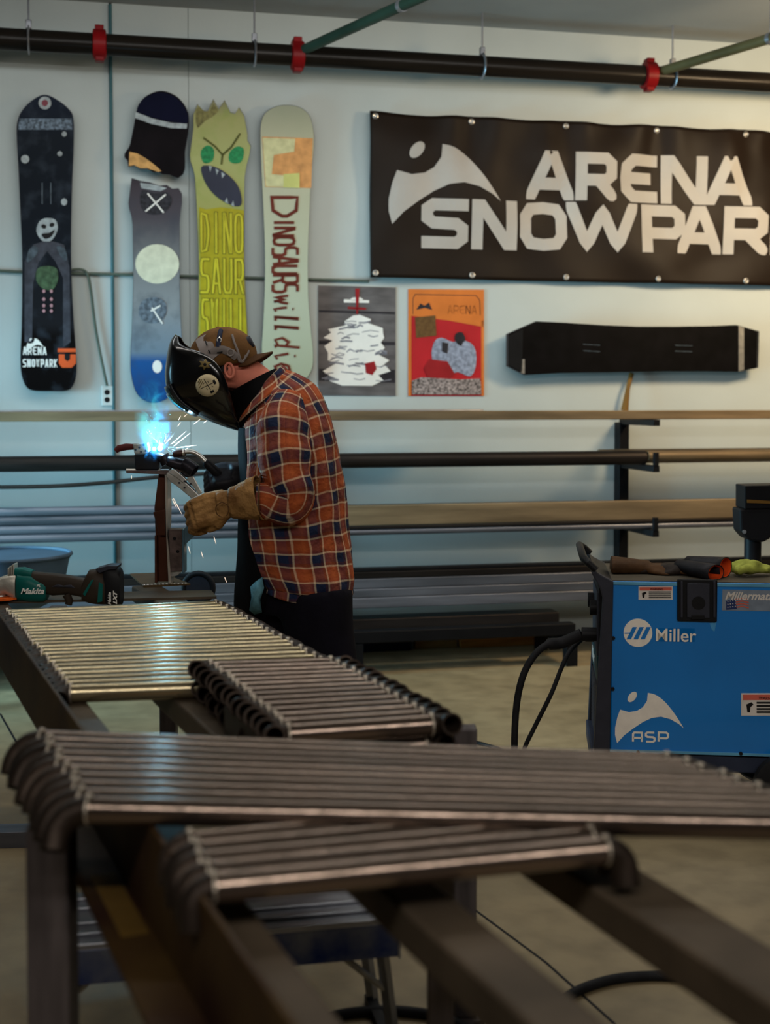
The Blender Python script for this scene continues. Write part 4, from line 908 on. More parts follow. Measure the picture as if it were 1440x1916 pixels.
MB().tube([L2(345, 899), L2(356, 910), L2(366, 920)], .0025, 6).build('spring', m_dkgrey, pl)
# wheel of a cart standing behind the table end
wc = AD(371, 1100, 4.95); t = thing('rubber_wheel', 'black rubber cart wheel on a stand just behind the bracket base', 'wheel', (wc.x, wc.y, 0))
MB().tube([(.055*math.cos(k), 0, wc.z+.055*math.sin(k)) for k in [q*math.pi/14 for q in range(28)]], .012, 10, closed=True).build('tyre', m_rubber, t)
MB().cyl((0, -.008, wc.z), (0, .008, wc.z), .046, 24).build('hub', m_dkgrey, t)
MB().cyl((0, .009, wc.z), (0, .05, wc.z), .008, 10).build('axle', m_dkgrey, t)
MB().cyl((0, .05, 0.012), (0, .05, wc.z+.02), .014, 12).build('stand_post', m_dkgrey, t)
MB().cyl((0, .05, 0), (0, .05, .012), .12, 20).build('stand_foot', m_dkgrey, t)

# ------------------------------------------------------------------ arc, sparks, smoke
ARC = AD(303, 838, DW-.01)
lt = bpy.data.lights.new('welding_arc_light', 'POINT'); lt.energy = 9; lt.color = (0.35, 0.75, 1.0); lt.shadow_soft_size = 0.012
lo = bpy.data.objects.new('welding_arc_light', lt); COL.objects.link(lo); lo.location = ARC+Vector((0.010, -.012, 0.012))
m_arc = mat('arc_glow', (1, 1, 1), emit=(0.55, 0.85, 1.0), es=14)
o = MB().sphere((0, 0, 0), (.009, .007, .008), 14, 10).sphere((-.02, 0, -.002), (.006, .005, .006), 10, 8).build('welding_arc', m_arc, loc=ARC+Vector((0, -.04, 0)))
tag(o, 'blinding white-blue welding arc at the joint', 'arc')
random.seed(5); mbw = MB(); mbc = MB()
def streak(mb, x0, y0, x1, y1, r, dy=0.0): mb.tube([AD(x0, y0, DW-.05+dy), AD((x0+x1)/2, (y0+y1)/2, DW-.05+dy), AD(x1, y1, DW-.05+dy)], [r*.6, r, r*.3], 5)
for s_ in ((322, 830, 348, 807), (326, 834, 356, 810), (330, 838, 368, 833), (335, 848, 352, 838), (362, 794, 375, 784), (388, 786, 380, 792), (344, 780, 350, 775), (332, 798, 338, 790), (324, 932, 340, 962), (322, 934, 330, 950), (352, 1022, 356, 1036), (400, 1004, 404, 1018), (376, 1032, 380, 1044), (420, 1080, 424, 1090), (246, 890, 246, 896), (334, 786, 338, 778)):
    streak(mbw, *s_, .0012, random.uniform(-.05, .1))
for k in range(20):
    a = random.gauss(R(60), R(38)); r0 = random.uniform(6, 16); r1 = r0+random.uniform(3, 24)
    streak(mbw if random.random() < .25 else mbc, 305+r0*math.cos(a), 836-r0*math.sin(a), 305+r1*math.cos(a), 836-r1*math.sin(a)+random.uniform(0, 2), random.uniform(.0002, .00045), random.uniform(-.05, .05))
for k in range(40):
    x = random.gauss(290, 12); y = random.uniform(775, 830); mbc.sphere(AD(x, y, DW-.05), random.uniform(.0006, .002), 6, 4)
tag(mbw.build('welding_sparks', mat('spark_glow', (1, .9, .8), emit=(1, .72, .55), es=1.6)), 'pale orange sparks streaking from the arc', 'sparks', kind='stuff')
tag(mbc.build('welding_spatter', mat('spatter_glow', (.5, .8, 1), emit=(.2, .7, 1), es=1.8)), 'blue lit spatter specks above the arc', 'sparks', kind='stuff')
sm = bpy.data.materials.new('welding_smoke'); sm.use_nodes = True; n, l = nodes(sm); n.clear()
out = n.new('ShaderNodeOutputMaterial'); vol = n.new('ShaderNodeVolumeScatter'); vol.inputs['Color'].default_value = (0.03, 0.40, 1, 1)
tc = n.new('ShaderNodeTexCoord'); nz = n.new('ShaderNodeTexNoise'); nz.inputs['Scale'].default_value = 16; nz.inputs['Detail'].default_value = 3; nz.inputs['Distortion'].default_value = 1.2
l.new(tc.outputs['Object'], nz.inputs['Vector'])
ln = n.new('ShaderNodeVectorMath'); ln.operation = 'LENGTH'; dv = n.new('ShaderNodeVectorMath'); dv.operation = 'DIVIDE'; dv.inputs[1].default_value = (.068, .045, .15)
l.new(tc.outputs['Object'], dv.inputs[0]); l.new(dv.outputs[0], ln.inputs[0])
m1 = n.new('ShaderNodeMapRange'); m1.inputs['From Min'].default_value = 1; m1.inputs['From Max'].default_value = .1; l.new(ln.outputs['Value'], m1.inputs['Value'])
m2 = n.new('ShaderNodeMapRange'); m2.inputs['From Min'].default_value = .45; m2.inputs['From Max'].default_value = .7; l.new(nz.outputs['Fac'], m2.inputs['Value'])
mu = n.new('ShaderNodeMath'); mu.operation = 'MULTIPLY'; l.new(m1.outputs[0], mu.inputs[0]); l.new(m2.outputs[0], mu.inputs[1])
m3 = n.new('ShaderNodeMath'); m3.operation = 'MULTIPLY'; m3.inputs[1].default_value = 80; l.new(mu.outputs[0], m3.inputs[0]); l.new(m3.outputs[0], vol.inputs['Density'])
l.new(vol.outputs[0], out.inputs['Volume'])
c = AD(286, 786, DW-.05)
tag(MB().sphere((0, 0, 0), (.068, .045, .15), 16, 12).build('smoke_plume', sm, loc=c), 'blue lit wisp of smoke rising from the arc', 'smoke', kind='stuff')

# ================================================================== WELDING MACHINE
WY = R(-6.5)
w0 = AD(1140, 1440, 4.26); w0.z = 0
wm = thing('welding_machine', 'blue wheeled welding machine with black front bezel at right', 'welding machine', w0, WY)
wx = Vector((math.cos(WY), math.sin(WY), 0)); wy = Vector((-math.sin(WY), math.cos(WY), 0))
def X(px, py, yl=0.0):                   # image point -> local x,z on the machine's side plane (local y = yl)
    d = ray(px, py); q = w0+wy*yl; o_ = Vector((0, 0, H)); t = (q-o_).dot(wy)/d.dot(wy); p = o_+d*t-w0
    return (p.dot(wx), p.z)
m_blue = mat('blue_enamel', srgb(0, 114, 192), 0.32, 0, 0.08, 3, 0.05, 5, coat=.3, spec=.5); m_bluew = mat('blue_enamel_scratch', srgb(70, 140, 190), .5)
x0, zt = X(1143, 1087); _, zb = X(1140, 1408); _, zbase = X(1140, 1441); WLN = 0.98; WDP = 0.46
body = MB().box(0, WLN, 0.0, WDP, zb, zt).build('case', m_blue, wm, bev=.006)
MB().box(0.0, WLN, -.004, -.0005, zt-.012, zt-.002).build('top_seam', mat('pale_blue_edge', srgb(90, 150, 180), .4), wm, smooth=False)
_, zl_ = X(1200, 1404); MB().box(0.0, WLN, -.006, -.0005, zb+.004, zb+.012).build('lower_seam', mat('pale_blue_edge', srgb(90, 150, 180), .4), wm, smooth=False)
for p in ((1193, 1407), (1385, 1410), (1147, 1194), (1146, 1289)):
    c = X(*p); MB().cyl((c[0], -.008, c[1]+.001), (c[0], -.0005, c[1]+.001), .006, 10).build('screw', m_black, wm)
MB().box(0.002, WLN-.02, .004, WDP-.004, zt, zt+.002).build('top_cover', mat('dusty_brown_top', srgb(70, 64, 54), .6, 0, .3, 9), wm)
MB().box(-.06, WLN+.02, .01, WDP-.01, zbase, zb).build('base_tray', mat('navy_grey_base', srgb(44, 50, 66), .5), wm, bev=.006)
# bezel : side profile extruded across the machine
P = [X(*p) for p in ((1147, 1087), (1140, 1410), (1110, 1410), (1116, 1290), (1124, 1170), (1127, 1120), (1122, 1100), (1106, 1072), (1112, 1066), (1122, 1074))]
MB().prism(P, -.012, .03).build('bezel_side', m_dkgrey, wm, smooth=False, bev=.004)
MB().prism(P, WDP-.03, WDP+.012).build('bezel_side', m_dkgrey, wm, smooth=False, bev=.004)
fx = X(1118, 1300)[0]
MB().box(fx+.004, 0.0, .03, WDP-.03, zb, zt-.03).build('front_panel', m_black, wm)
MB().prism([X(*p) for p in ((1147, 1087), (1122, 1074), (1112, 1066), (1106, 1072), (1120, 1092), (1143, 1098))], .03, WDP-.03).build('front_hood', m_black, wm, smooth=False)
hy0 = X(1108, 1064); MB().tube([(hy0[0]+.012, -.002, hy0[1]-.004), (hy0[0]-.012, .0, hy0[1]+.018), (hy0[0]-.028, .03, hy0[1]+.03), (hy0[0]-.028, WDP-.03, hy0[1]+.03), (hy0[0]-.012, WDP, hy0[1]+.018), (hy0[0]+.012, WDP+.002, hy0[1]-.004)], .013, 12).build('handle', m_black, wm)
def front(name, y0, y1, z0, z1, m, lift=.004, bev=0): return MB().box(fx+.004-lift, fx+.004, y0, y1, z0, z1).build(name, m, wm, smooth=False, bev=bev)
front('control_plate', .06, .40, zt-.26, zt-.05, m_dkgrey)
for yy, zz in ((.13, zt-.11), (.30, zt-.11)):
    MB().cyl((fx-.022, yy, zz), (fx, yy, zz), .026, 18).build('knob', m_black, wm)
front('white_marking', .16, .22, zt-.14, zt-.10, m_pale, .006)
front('lower_badge', .05, .40, zb+.22, zb+.31, mat('dull_teal_badge', srgb(20, 56, 62), .5))
text_mesh('front_lettering', 'Miller', .06, m_white, wm, (fx-.002, .36, zb+.25), (R(90), 0, R(-90)), .001, 0, 1, .001)
for k in range(16): front('vent_slat', .05, .41, zb+.012+k*.0125, zb+.018+k*.0125, m_dkgrey, .006)
MB().cyl((fx-.05, .12, zt-.20), (fx, .12, zt-.20), .024, 16).build('cable_socket', m_black, wm)
MB().cyl((fx-.03, .30, zt-.24), (fx, .30, zt-.24), .02, 16).build('cable_socket', m_black, wm)
# door latch
def side(name, pts, m, lift, y1=0.0, bev=0, par=wm): return MB().prism([X(*p) for p in pts], -lift, -y1).build(name, m, par, smooth=False, bev=bev)
lt_ = side('latch', [(1266, 1083), (1341, 1084), (1340, 1163), (1266, 1161)], m_black, .012, .0002, .003)
side('latch_plate', [(1284, 1090), (1326, 1091), (1326, 1155), (1284, 1154)], m_dkgrey, .017, .012, .002, wm)
for xx in (1272, 1333): side('latch_rail', [(xx, 1087), (xx+4, 1087), (xx+4, 1154), (xx, 1154)], m_dkgrey, .017, .012, .001)
side('latch_lip', [(1292, 1149), (1316, 1149), (1316, 1157), (1292, 1157)], m_black, .021, .0171, .001)
c = X(1305, 1127); MB().cyl((c[0], -.0178, c[1]), (c[0], -.0171, c[1]), .022, 22).build('latch_dial', m_black, wm); MB().cyl((c[0], -.019, c[1]), (c[0], -.0179, c[1]), .004, 10).build('latch_pin', m_black, wm)
# printed labels
m_lred = mat('label_red', srgb(196, 96, 80), .5); m_lwh = mat('label_white', srgb(205, 198, 190), .5)
def label(x0, y0, x1, y1):
    f = lambda u, v: (lerp(x0, x1, u), lerp(y0, y1, v))
    s_ = side('warning_label', [f(0, 0), f(1, 0), f(1, 1), f(0, 1)], m_lwh, .0012)
    side('label_header', [f(.03, .06), f(.97, .06), f(.97, .3), f(.03, .3)], m_lred, .0022, .0012)
    for k in range(4): side('label_print', [f(.3, .38+k*.14), f(.95, .38+k*.14), f(.95, .46+k*.14), f(.3, .46+k*.14)], m_black, .0022, .0012)
    side('label_pictogram', [f(.1, .5), f(.2, .4), f(.24, .5), f(.18, .62), f(.17, .85), f(.12, .85)], m_black, .0022, .0012)
    c0 = X(*f(.34, .27)); text_mesh('label_lettering', 'WARNING', .0085*(x1-x0)/64, m_black, wm, (c0[0], -.0024, c0[1]), FRONT, .0002, 0, 1, .0002)
label(1194, 1097, 1258, 1122); label(1386, 1297, 1482, 1339)
fl = side('flag_sticker', [(1351, 1103), (1470, 1105), (1470, 1144), (1350, 1142)], mat('silver_sticker', srgb(128, 140, 156), .35, .3, .15, 20), .0012)
c0 = X(1355, 1121); text_mesh('sticker_lettering', 'Millermatic', .036, m_lwh, wm, (c0[0], -.002, c0[1]), FRONT, .0008, .35, 1, .0004)
side('flag_canton', [(1358, 1124), (1374, 1120), (1378, 1139), (1358, 1141)], mat('flag_blue', srgb(40, 54, 96), .5), .0022, .0012)
mbs = MB()
for i in range(4):
    for j in range(3):
        c = X(1361+i*4.6, 1125+j*5.5-i*.6); mbs.cyl((c[0], -.003, c[1]), (c[0], -.0022, c[1]), .0018, 6)
mbs.build('flag_stars', m_lwh, wm)
for k in range(4): side('flag_stripe', [(1376, 1120+k*5), (1388, 1118+k*5), (1400, 1121+k*5), (1400, 1123.4+k*5), (1388, 1120.4+k*5), (1376, 1122.4+k*5)], m_lred, .0022, .0012)
m_lg = mat('logo_cream', srgb(232, 224, 212), .5, 0, .06, 30)
ctr = X(1193, 1184); rr = abs(X(1220, 1184)[0]-ctr[0])
MB().cyl((ctr[0], -.0014, ctr[1]), (ctr[0], -.0002, ctr[1]), rr, 40).build('round_logo', m_lg, wm)
for k in range(3): x_ = 1172+k*13; side('logo_stripe', [(x_+11, 1173), (x_+19, 1173), (x_+8, 1196), (x_-.5, 1196)], m_blue, .0024, .0014)
side('logo_dash', [(1168, 1183.5), (1178, 1183.5), (1177, 1185.5), (1168, 1185.5)], m_blue, .0024, .0014)
side('brand_shade', [(1225, 1175), (1299, 1176), (1299, 1201), (1225, 1200)], mat('deep_blue_print', srgb(0, 98, 168), .4), .0008, .0002)
c0 = X(1224, 1199); text_mesh('brand_lettering', 'Miller', .0595, m_lg, wm, (c0[0], -.002, c0[1]), FRONT, .0006, 0, .97, .0006)
side('scuff', [(1327, 1166), (1340, 1164), (1336, 1182), (1331, 1178)], m_bluew, .0006, .0002)
mbl = MB()
xa, za = X(1145, 1390); xb, zb_ = X(1278, 1298)
for P in logo_polys((xa+xb)/2+.002, (za+zb_)/2, xb-xa, zb_-za): mbl.prism(P, -.0014, -.0002)
mbl.build('bird_logo', m_lg, wm, smooth=False)
mbl = MB()
for ch, a_, b_ in (('a', 1182, 1202), ('S', 1206, 1226), ('P', 1230, 1251)):
    q0 = X(a_, 1389); q1 = X(b_, 1369)
    for st in ([[(0, 0), (0, .85), (.15, 1), (1, 1), (1, 0)], [(0, .42), (1, .42)]] if ch == 'a' else GL[ch]):
        ribbon(mbl, [(lerp(q0[0]+.003, q1[0]-.003, p[0]), lerp(q0[1]+.003, q1[1]-.003, p[1])) for p in st], .0068, lambda x, z: Vector((x, -.0015, z)))
mbl.build('park_lettering', m_lg, wm, smooth=False)
# wheels and casters
for yy in (-.055, WDP+.015):
    wc_ = X(1477, 1470, 0)[0]
    wh = MB().tube([(wc_, yy, .127), (wc_, yy+.004, .127), (wc_, yy+.036, .127), (wc_, yy+.04, .127)], [.112, .126, .126, .112], 32).build('wheel', m_rubber, wm, angle=30)
    MB().tube([(wc_, yy-.003, .127), (wc_, yy+.043, .127)], .062, 22).build('hub', m_dkgrey, wh)
MB().cyl((wc_, -.02, .127), (wc_, WDP+.02, .127), .012, 10).box(wc_-.02, wc_+.02, .03, WDP-.03, .13, zbase).build('axle', m_black, wm)
for yy in (.08, WDP-.08):
    cs = MB().box(.03, .07, yy-.02, yy+.02, .085, zbase).build('caster_fork', m_black, wm)
    MB().cyl((.05, yy-.014, .045), (.05, yy+.014, .045), .045, 20).build('caster_wheel', m_rubber, cs)
# cables
def wl3(x, y, z): return w0+wx*x+wy*y+Vector((0, 0, z))
s_ = wl3(fx-.05, .12, zt-.20)
tag(MB().tube(smooth_path([s_, AD(1050, 1203, 4.4), AD(1022, 1207, 4.38), AD(998, 1228, 4.36), AD(978, 1265, 4.35), AD(966, 1320, 4.35), AD(962, 1400, 4.35), AD(966, 1480, 4.4), Vector((AD(960, 1520, 4.4).x, 4.42, .014)), Vector((.2, 4.7, .012)), Vector((-.12, 4.98, .012)), Vector((-.36, 4.92, .012))], 5), [.020]*10+[.012]*46, 12).build('welding_cable', m_rubber), 'thick black torch cable looping down from the machine front', 'cable')
s_ = wl3(fx-.03, .30, zt-.24)
tag(MB().tube(smooth_path([s_, AD(1066, 1218, 4.45), AD(1050, 1250, 4.42), AD(1030, 1300, 4.4), AD(1000, 1360, 4.4), AD(978, 1410, 4.4), AD(965, 1490, 4.45), Vector((AD(960, 1520, 4.5).x+.05, 4.55, .01)), Vector((.45, 5.1, .009)), Vector((0, 5.35, .009)), Vector((-.7, 5.2, .009)), Vector((-1.3, 5.0, .009))], 5), .008, 10).build('ground_cable', m_rubber), 'thin black cable hanging straight from the machine front', 'cable')

# ------------------------------------------------------------------ gloves
def glove_parts(mb, M, curl=(60, 60, 60, 60), thumb=30, side=1, s=1.0, fat=1.0, splay=1.0):
    """x forward to the fingers, z back of hand, y*side towards the thumb; palm rooted at the origin"""
    def T(v): return M @ (Vector(v)*s)
    for k in range(4):
        y = side*(0.030-0.020*k)
        mb.tube([T((-.01, y*.8, 0)), T((.045, y, .002)), T((.088, y*1.05, 0))], [.019*s*fat, .020*s*fat, .0155*s*fat], 10)
        ang = 0; p = Vector((.088, y*1.05, 0)); pts = [p.copy()]; rad = [.0145*fat]
        for j, ln_ in enumerate((.040*(1-.05*abs(k-1)), .026, .020)):
            ang += R(curl[k])*(.8, 1.1, .7)[j]; p = p+Vector((math.cos(ang), splay*side*(.12-.08*k), -math.sin(ang)))*ln_; pts.append(p.copy()); rad.append((.0135, .0125, .0105)[j]*fat)
        mb.tube([T(q) for q in pts], [r*s for r in rad], 10); mb.sphere(T(pts[-1]), rad[-1]*s, 10, 8)
    pts = [Vector((.005, side*.022, -.004)), Vector((.035, side*.046, -.012)), Vector((.062, side*(.062-.03*thumb/60), -.022-.02*thumb/60)), Vector((.086, side*(.062-.06*thumb/60), -.030-.03*thumb/60))]
    mb.tube([T(q) for q in pts], [.021*s*fat, .018*s*fat, .0155*s*fat, .0125*s*fat], 10); mb.sphere(T(pts[-1]), .0125*s*fat, 10, 8)
    return mb
def frame(o_, x_, z_):
    x_ = Vector(x_).normalized(); z_ = Vector(z_); z_ = (z_-x_*z_.dot(x_)).normalized(); y_ = z_.cross(x_)
    return Matrix.Translation(o_) @ Matrix((x_, y_, z_)).transposed().to_4x4()
m_leather = mat('tan_leather', srgb(116, 80, 42), .75, 0, .28, 11, .9, 26, col2=srgb(166, 126, 76), detail=7, bd=.02); m_blackl = mat('black_leather', srgb(26, 25, 29), .5, 0, .3, 20, .3, 60)
m_brownl = mat('brown_leather', srgb(66, 44, 24), .7, 0, .35, 12, .4, 60)
zt2 = zt+.002
# gloves lying on the machine
c = wl3(.14, .20, zt2); t = thing('work_glove', 'worn brown leather work glove lying flat on the blue machine', 'glove', c, WY)
mb = MB(); glove_parts(mb, frame((.0, 0, .022), (1, -.15, 0), (0, 0, 1)), (12, 8, 10, 16), 8, -1, 1.0, 1.05); mb.tube([(-.13, .0, .028), (-.06, 0, .026), (0, 0, .022)], [.062, .048, .038], 16, flat=1, up=(0, 1, 0))
mb.v = [(x, y, max(.001, z*.75 if z < .05 else .0375+(z-.05)*.5)) for x, y, z in mb.v]
remesh(mb.build('leather_shell', m_brownl, t), .006, 2)
c = wl3(.30, .13, zt2); t = thing('work_glove', 'dark glove with orange-lined open cuffs on the blue machine', 'glove', c, WY)
mb = MB(); glove_parts(mb, frame((-.05, .05, .022), (-1, .2, 0), (0, 0, 1)), (16, 10, 12, 8), 10, 1, .95, 1.05); mb.v = [(x, y, max(.001, z*.85)) for x, y, z in mb.v]
remesh(mb.build('leather_shell', mat('black_brown_leather', srgb(34, 26, 22), .6, 0, .3, 14, .3, 60), t), .006, 2)
m_lin = mat('orange_lining', srgb(206, 72, 24), .8, 0, .2, 30, .3)
for i, (a_, b_, r_, rt) in enumerate((((-.06, .05, .030), (.045, -.08, .022), .028, .5), ((-.03, .06, .036), (.085, -.02, .034), .034, .7))):
    a_ = Vector(a_); b_ = Vector(b_); pts = [a_.lerp(b_, k/5) for k in range(6)]; rr_ = [r_*(.7+.3*k/5) for k in range(6)]
    mbq = MB(); mbq.tube(pts, rr_, 20, cap=False, up=(0, 0, 1), flat=1.3); mbq.v = [(x, y, max(.001, z)) for x, y, z in mbq.v]; oq = mbq.build('cuff', m_blackl, t, angle=80); sq = oq.modifiers.new('s', 'SOLIDIFY'); sq.thickness = .002; sq.offset = 1
    mbq = MB(); mbq.tube([p.lerp(b_, .06) for p in pts], [q*.93 for q in rr_], 20, cap=False, up=(0, 0, 1), flat=1.3); mbq.v = [(x, y, max(.0025, z)) for x, y, z in mbq.v]; mbq.build('lining', m_lin, oq, angle=80)
c = wl3(.46, .16, zt2); mb = MB(); random.seed(2)
for k in range(9): mb.tube(smooth_path([(random.uniform(-.07, .0), random.uniform(-.05, .05), random.uniform(.012, .03)), (random.uniform(-.02, .03), random.uniform(-.05, .05), random.uniform(.015, .045)), (random.uniform(.03, .09), random.uniform(-.05, .05), random.uniform(.012, .03))], 3), [.010, .013, .014, .016, .014, .012, .010], 8)
mb.v = [(x, y, max(.001, z)) for x, y, z in mb.v]
o = mb.build('rag', mat('yellow_green_cloth', srgb(150, 156, 70), .9, 0, .25, 30, .4), loc=c, rot=(0, 0, WY)); remesh(o, .006, 1); tag(o, 'crumpled yellow-green rag at right end of the blue machine top', 'rag')
# dark pedestal tool behind the machine
c = AD(1408, 1000, 5.3); t = thing('pedestal_vise', 'black pedestal vise standing behind the blue machine at right edge', 'vise', (c.x, 5.3, 0))
def V(px, py): p = AD(px, py, 5.3); return (p.x-c.x, p.z)
MB().tube([(0, 0, .012), (0, 0, V(0, 985)[1])], [.034, .034], 20).build('column', m_black, t)
MB().cyl((0, 0, 0), (0, 0, .012), .2, 28).build('base_plate', m_black, t)
MB().prism([V(*p) for p in ((1376, 950), (1440, 950), (1445, 985), (1432, 1005), (1420, 1012), (1392, 1008), (1378, 992))], -.06, .06).build('clamp_body', m_black, t, smooth=False, bev=.008)
MB().prism([V(*p) for p in ((1384, 907), (1470, 905), (1470, 948), (1384, 950))], -.07, .07).build('jaw', m_rack, t, smooth=False, bev=.004)
MB().prism([V(*p) for p in ((1388, 932), (1470, 937), (1470, 941), (1388, 938))], -.074, -.07).build('brass_strip', mat('brass', srgb(120, 88, 40), .5, .5), t, smooth=False)
q = V(1384, 992); MB().cyl((q[0], -.066, q[1]), (q[0], -.06, q[1]), .008, 12).build('bolt', m_silver, t)

# ================================================================== PERSON
DM = 4.42
po = AD(575, 1100, DM); po.z = 0
per = thing('person', 'person in plaid flannel shirt and black welding hood bending over the bracket while welding', 'person', po)
def PP(px, py, dy=0.0): return AD(px, py, DM+dy)-po
PXM = DM/F
m_skin = mat('skin', srgb(216, 130, 108), .55, 0, .12, 14, .1, 80)
m_trous = mat('dark_trousers', srgb(15, 14, 21), .95, spec=.08, var=.25, scale=9, bump=.4, bscale=50)#, 0, .25, 9, .4, 50)
m_capc = mat('brown_cap_cloth', srgb(98, 68, 36), .85, 0, .35, 12, .3, 90)
# --- body: one continuous skinned figure under the clothes
J = [('pelvis', PP(572, 1100), .13), ('belly', PP(572, 1010), .125), ('chest', PP(556, 860), .135), ('upper', PP(535, 775), .10), ('neck', PP(500, 722), .062), ('neck2', PP(462, 702), .058), ('head', PP(428, 680), .080), ('crown', PP(414, 662), .078),
     ('jaw', PP(398, 706), .05), ('chin', PP(378, 716), .03),
     ('shL', PP(532, 790, -.15), .06), ('elL', PP(556, 930, -.20), .045), ('wrL', PP(470, 938, -.22), .03),
     ('shR', PP(528, 790, .15), .06), ('elR', PP(500, 905, .19), .045), ('wrR', PP(450, 893, .13), .03),
     ('hipL', PP(590, 1125, -.10), .10), ('knL', PP(622, 1318, -.13), .065), ('anL', PP(628, 1478, -.12), .045), ('toL', PP(598, 1500, -.13), .035),
     ('hipR', PP(548, 1125, .10), .10), ('knR', PP(528, 1318, .12), .065), ('anR', PP(556, 1478, .14), .045), ('toR', PP(526, 1498, .14), .035)]
ix = {j[0]: i for i, j in enumerate(J)}
E = [('pelvis', 'belly'), ('belly', 'chest'), ('chest', 'upper'), ('upper', 'neck'), ('neck', 'neck2'), ('neck2', 'head'), ('head', 'crown'), ('head', 'jaw'), ('jaw', 'chin'), ('upper', 'shL'), ('shL', 'elL'), ('elL', 'wrL'), ('upper', 'shR'), ('shR', 'elR'), ('elR', 'wrR'),
     ('pelvis', 'hipL'), ('hipL', 'knL'), ('knL', 'anL'), ('anL', 'toL'), ('pelvis', 'hipR'), ('hipR', 'knR'), ('knR', 'anR'), ('anR', 'toR')]
me = bpy.data.meshes.new('body'); me.from_pydata([j[1] for j in J], [(ix[a], ix[b_]) for a, b_ in E], []); me.materials.append(m_skin)
bo = bpy.data.objects.new('body', me); COL.objects.link(bo); bo.parent = per
sk = bo.modifiers.new('skin', 'SKIN'); sk.use_smooth_shade = True
for i, j in enumerate(J): d_ = me.skin_vertices[0].data[i]; d_.radius = (j[2], j[2]); d_.use_root = (i == 0)
sb = bo.modifiers.new('sub', 'SUBSURF'); sb.levels = 2; sb.render_levels = 2
# ear and nape creases
e0 = PP(429, 693, -.083)
MB().tube([e0+Vector((.014*math.cos(a)-.003*math.sin(a), -.004, .024*math.sin(a))) for a in [k*math.pi/9 for k in range(18)]], .0048, 8, closed=True).sphere(e0+Vector((.002, .004, 0)), (.012, .006, .020), 10, 8).build('ear', m_skin, per)
# --- lofted garments with UVs in metres
def loft(name, rows, m, seg=48, par=per, uvs=1.0, power=1.0, capends=True, wob=0.0, wf=(5, 9), start=0.0, vrot=0.0, angle=80):
    """rows: (front pt, back pt, half depth, dy)"""
    mb = MB(); mb.wrap = 0; rings = []; uv = []; vv = 0; pc = None; C0 = None
    for i, r in enumerate(rows):
        f_, b_, w_ = r[0], r[1], r[2]; dy = r[3] if len(r) > 3 else 0
        A = (f_-b_)/2; c = (f_+b_)/2+Vector((0, dy, 0)); ring = []
        if pc is not None: vv += (c-pc).length
        pc = c; Rm = (A.length+w_)/2
        if C0 is None: C0 = 2*math.pi*0.16
        for q in range(seg):
            a = 2*math.pi*q/seg+start; ca, sa = math.cos(a), math.sin(a)
            ca = math.copysign(abs(ca)**power, ca); sa = math.copysign(abs(sa)**power, sa)
            k = 1+wob*(math.sin(wf[0]*a+vv*9)*.5+math.sin(wf[1]*a-vv*17)*.5+noise.noise(Vector((math.cos(a)*2, math.sin(a)*2, vv*7)))*1.2)
            ring.append(c+A*ca*k+Vector((0, -w_*sa*k, 0)))
            uv.append((q/seg*C0*uvs, vv))
        rings.append(ring)
    mb.wrap = C0*uvs
    vs = [v for r in rings for v in r]; fs = []
    n_ = len(rings)
    for i in range(n_-1):
        for q in range(seg): fs.append((i*seg+q, (i+1)*seg+q, (i+1)*seg+(q+1) % seg, i*seg+(q+1) % seg))
    if capends: fs.append(tuple(range(seg))); fs.append(tuple(reversed(range((n_-1)*seg, n_*seg))))
    mb.add(vs, fs)
    return mb.build(name, m, par, uv=uv, angle=angle)
def dense(rows, k=4):
    """smooth interpolation between rows"""
    F_ = smooth_path([r[0] for r in rows], k); B_ = smooth_path([r[1] for r in rows], k); W_ = smooth_path([(r[2], (r[3] if len(r) > 3 else 0), 0) for r in rows], k)
    return [(f, b_, w_.x, w_.y) for f, b_, w_ in zip(F_, B_, W_)]
def S(f, b_, w_, dy=0.0): return (PP(*f), PP(*b_), w_, dy)
shirt_rows = dense([S((478, 752), (532, 692), .080), S((468, 768), (556, 700), .115), S((462, 786), (590, 722), .165), S((458, 812), (612, 760), .195), S((456, 850), (627, 806), .205), S((453, 905), (638, 868), .200),
    S((452, 955), (646, 930), .190), S((455, 1000), (652, 990), .182), S((462, 1040), (658, 1042), .182), S((476, 1072), (663, 1082), .188), S((488, 1092), (660, 1102), .188)], 5)
sh = loft('shirt_torso', shirt_rows, m_plaid, 72, wob=.036, power=.92, capends=False)
so = sh.modifiers.new('s', 'SOLIDIFY'); so.thickness = .004; so.offset = -1
# shirt tails: curved lower hem, front and back drop below the side seams
tail = []
for q in range(33):
    a = -math.pi/2+math.pi*1.0*(q/32)      # near side half of the ring
mbt = MB(); uvt = []; n_ = 40; last = shirt_rows[-1]
cc = (last[0]+last[1])/2; A = (last[0]-last[1])/2
for j in range(5):
    for q in range(n_):
        a = 2*math.pi*q/n_; drop = (.024+.012*math.cos(2*a+2.6))*j/4
        mbt.v.append(tuple(cc+A*math.copysign(abs(math.cos(a))**.92, math.cos(a))*(1.006+.004*j)+Vector((0, -last[2]*math.copysign(abs(math.sin(a))**.92, math.sin(a))*(1.006+.004*j), .002-drop)))); uvt.append((q/n_*2*math.pi*.16, .765+drop))
mbt.f = [(j*n_+q, (j+1)*n_+q, (j+1)*n_+(q+1) % n_, j*n_+(q+1) % n_) for j in range(4) for q in range(n_)]; mbt.wrap = 2*math.pi*.16
tl_ = mbt.build('shirt_hem', m_plaid, per, uv=uvt, angle=80); so = tl_.modifiers.new('s', 'SOLIDIFY'); so.thickness = .004; so.offset = -1
